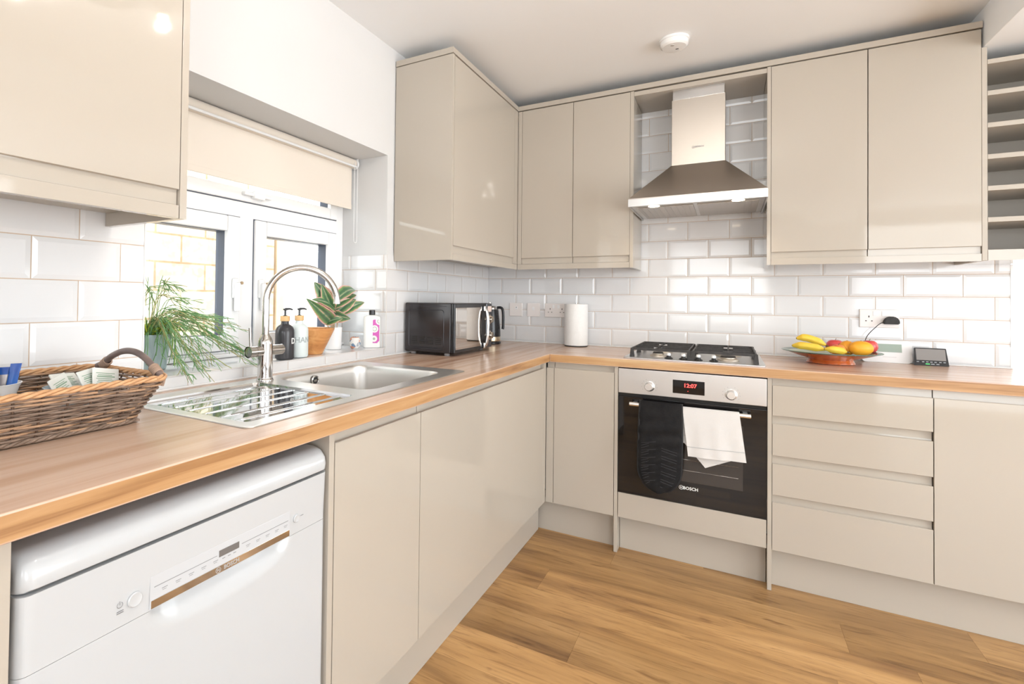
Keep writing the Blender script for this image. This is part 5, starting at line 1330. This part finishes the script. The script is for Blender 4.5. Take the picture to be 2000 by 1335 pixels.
put('plate', bm, [M_or, M_gr, varied('pale_green_glaze', (.42, .50, .36), (.50, .56, .42), (10, 10, 10), rough=.2)], t, 40)
M_ban = varied('banana_skin', (.80, .50, .035), (.88, .62, .08), (10, 10, 10), rough=.42); M_btip = varied('banana_tip', (.12, .07, .03), (.2, .12, .05), rough=.7)
def banana(ctrl, label, r=.0165):
    ctrl = [(a, b, c+.004) for a, b, c in ctrl]; t = thing('banana', label, 'banana', ctrl[1], group='bananas on the fruit plate')
    c = spline(ctrl, 9); n = len(c); rad = [r*min(1, .38+2.6*(k/(n-1)))*min(1, .30+3.0*(1-k/(n-1))) for k in range(n)]
    bm = B(); fr = frames(c); rings = []
    for k, (p, (a, b)) in enumerate(zip(c, fr)): rings.append([tuple(p+(a*math.cos(2*PI*j/20)+b*math.sin(2*PI*j/20))*rad[k]*(1+.055*math.cos(5*2*PI*j/20))) for j in range(20)])
    loft(bm, rings, cap0=True, cap1=True); put('skin', bm, M_ban, t, 50)
    bm = B(); e = Vector(c[-1]); d = (Vector(c[-1])-Vector(c[-3])).normalized(); tube(bm, [e-d*.002, e+d*.012], [r*.30, r*.24], 8); put('stalk', bm, M_btip, t, 50)
    bm = B(); e = Vector(c[0]); d = (Vector(c[0])-Vector(c[2])).normalized(); tube(bm, [e-d*.001, e+d*.003], [r*.36, r*.2], 8); put('tip', bm, M_btip, t, 50)
banana([(1.688, -.200, 1.021), (1.720, -.205, 1.026), (1.760, -.212, 1.014), (1.796, -.220, .996)], 'banana lying uppermost at the left of the plate')
banana([(1.668, -.245, .989), (1.705, -.262, .992), (1.745, -.277, .988), (1.785, -.285, .980)], 'banana below the upper one at the left plate edge')
banana([(1.782, -.300, .984), (1.812, -.308, .984), (1.838, -.300, .979), (1.860, -.292, .974)], 'pale yellow banana end lying at the front of the plate', .0145)
def fruit(name, label, c, r, mat, sx=1, sz=1, dent=True, rot=0, cat=None):
    t = thing(name, label, cat or name, c); prof = []
    for k in range(17):
        a = -PI/2+PI*k/16; rr = r*math.cos(a); h = r*sz*math.sin(a)
        if dent and k > 11: h -= r*.20*((k-11)/5)**2
        if dent and k < 3: h += r*.06*(3-k)/3
        prof.append((max(rr, 0), h))
    bm = B(); lathe(bm, prof, (0, 0, 0), 36, sx=sx); bmesh.ops.transform(bm, matrix=Matrix.Translation(c) @ Matrix.Rotation(rot, 4, 'Z'), verts=bm.verts); put('flesh', bm, mat, t, 60)
    top = c[2]+prof[-1][1]; bm = B(); tube(bm, [(c[0], c[1], top-.001), (c[0]+.002, c[1], top+.005), (c[0]+.004, c[1], top+.009)] if dent else [(c[0], c[1], top-.001), (c[0], c[1], top+.0012)], .0012 if dent else .0025, 6); put('stalk', bm, M_btip, t, 50)
M_app = varied('red_apple_skin', (.50, .02, .035), (.66, .09, .08), (18, 18, 9), rough=.25, coat=.3)
M_nec = varied('nectarine_skin', (.62, .06, .03), (.78, .34, .06), (22, 22, 22), rough=.35)
M_man = varied('mango_skin', (.82, .34, .02), (.86, .42, .03), (10, 10, 10), rough=.4, bump=.15, bscale=200)
M_ora = varied('orange_peel', (.82, .32, .02), (.85, .38, .03), (10, 10, 10), rough=.42, bump=.35, bscale=350)
fruit('apple', 'red apple at the back left behind the bananas', (1.838, -.165, .992), .036, M_app)
fruit('nectarine', 'red and orange nectarine at the front middle of the plate', (1.835, -.262, .9825), .0285, M_nec)
fruit('orange', 'orange between the red apple and the mango', (1.878, -.190, .9895), .033, M_ora, dent=False)
fruit('mango', 'large orange mango, biggest fruit on the plate', (1.921, -.228, .9935), .033, M_man, sx=1.38, dent=False, rot=.1)
fruit('apple', 'red apple at the right edge of the plate', (1.962, -.160, .9985), .0325, M_app)
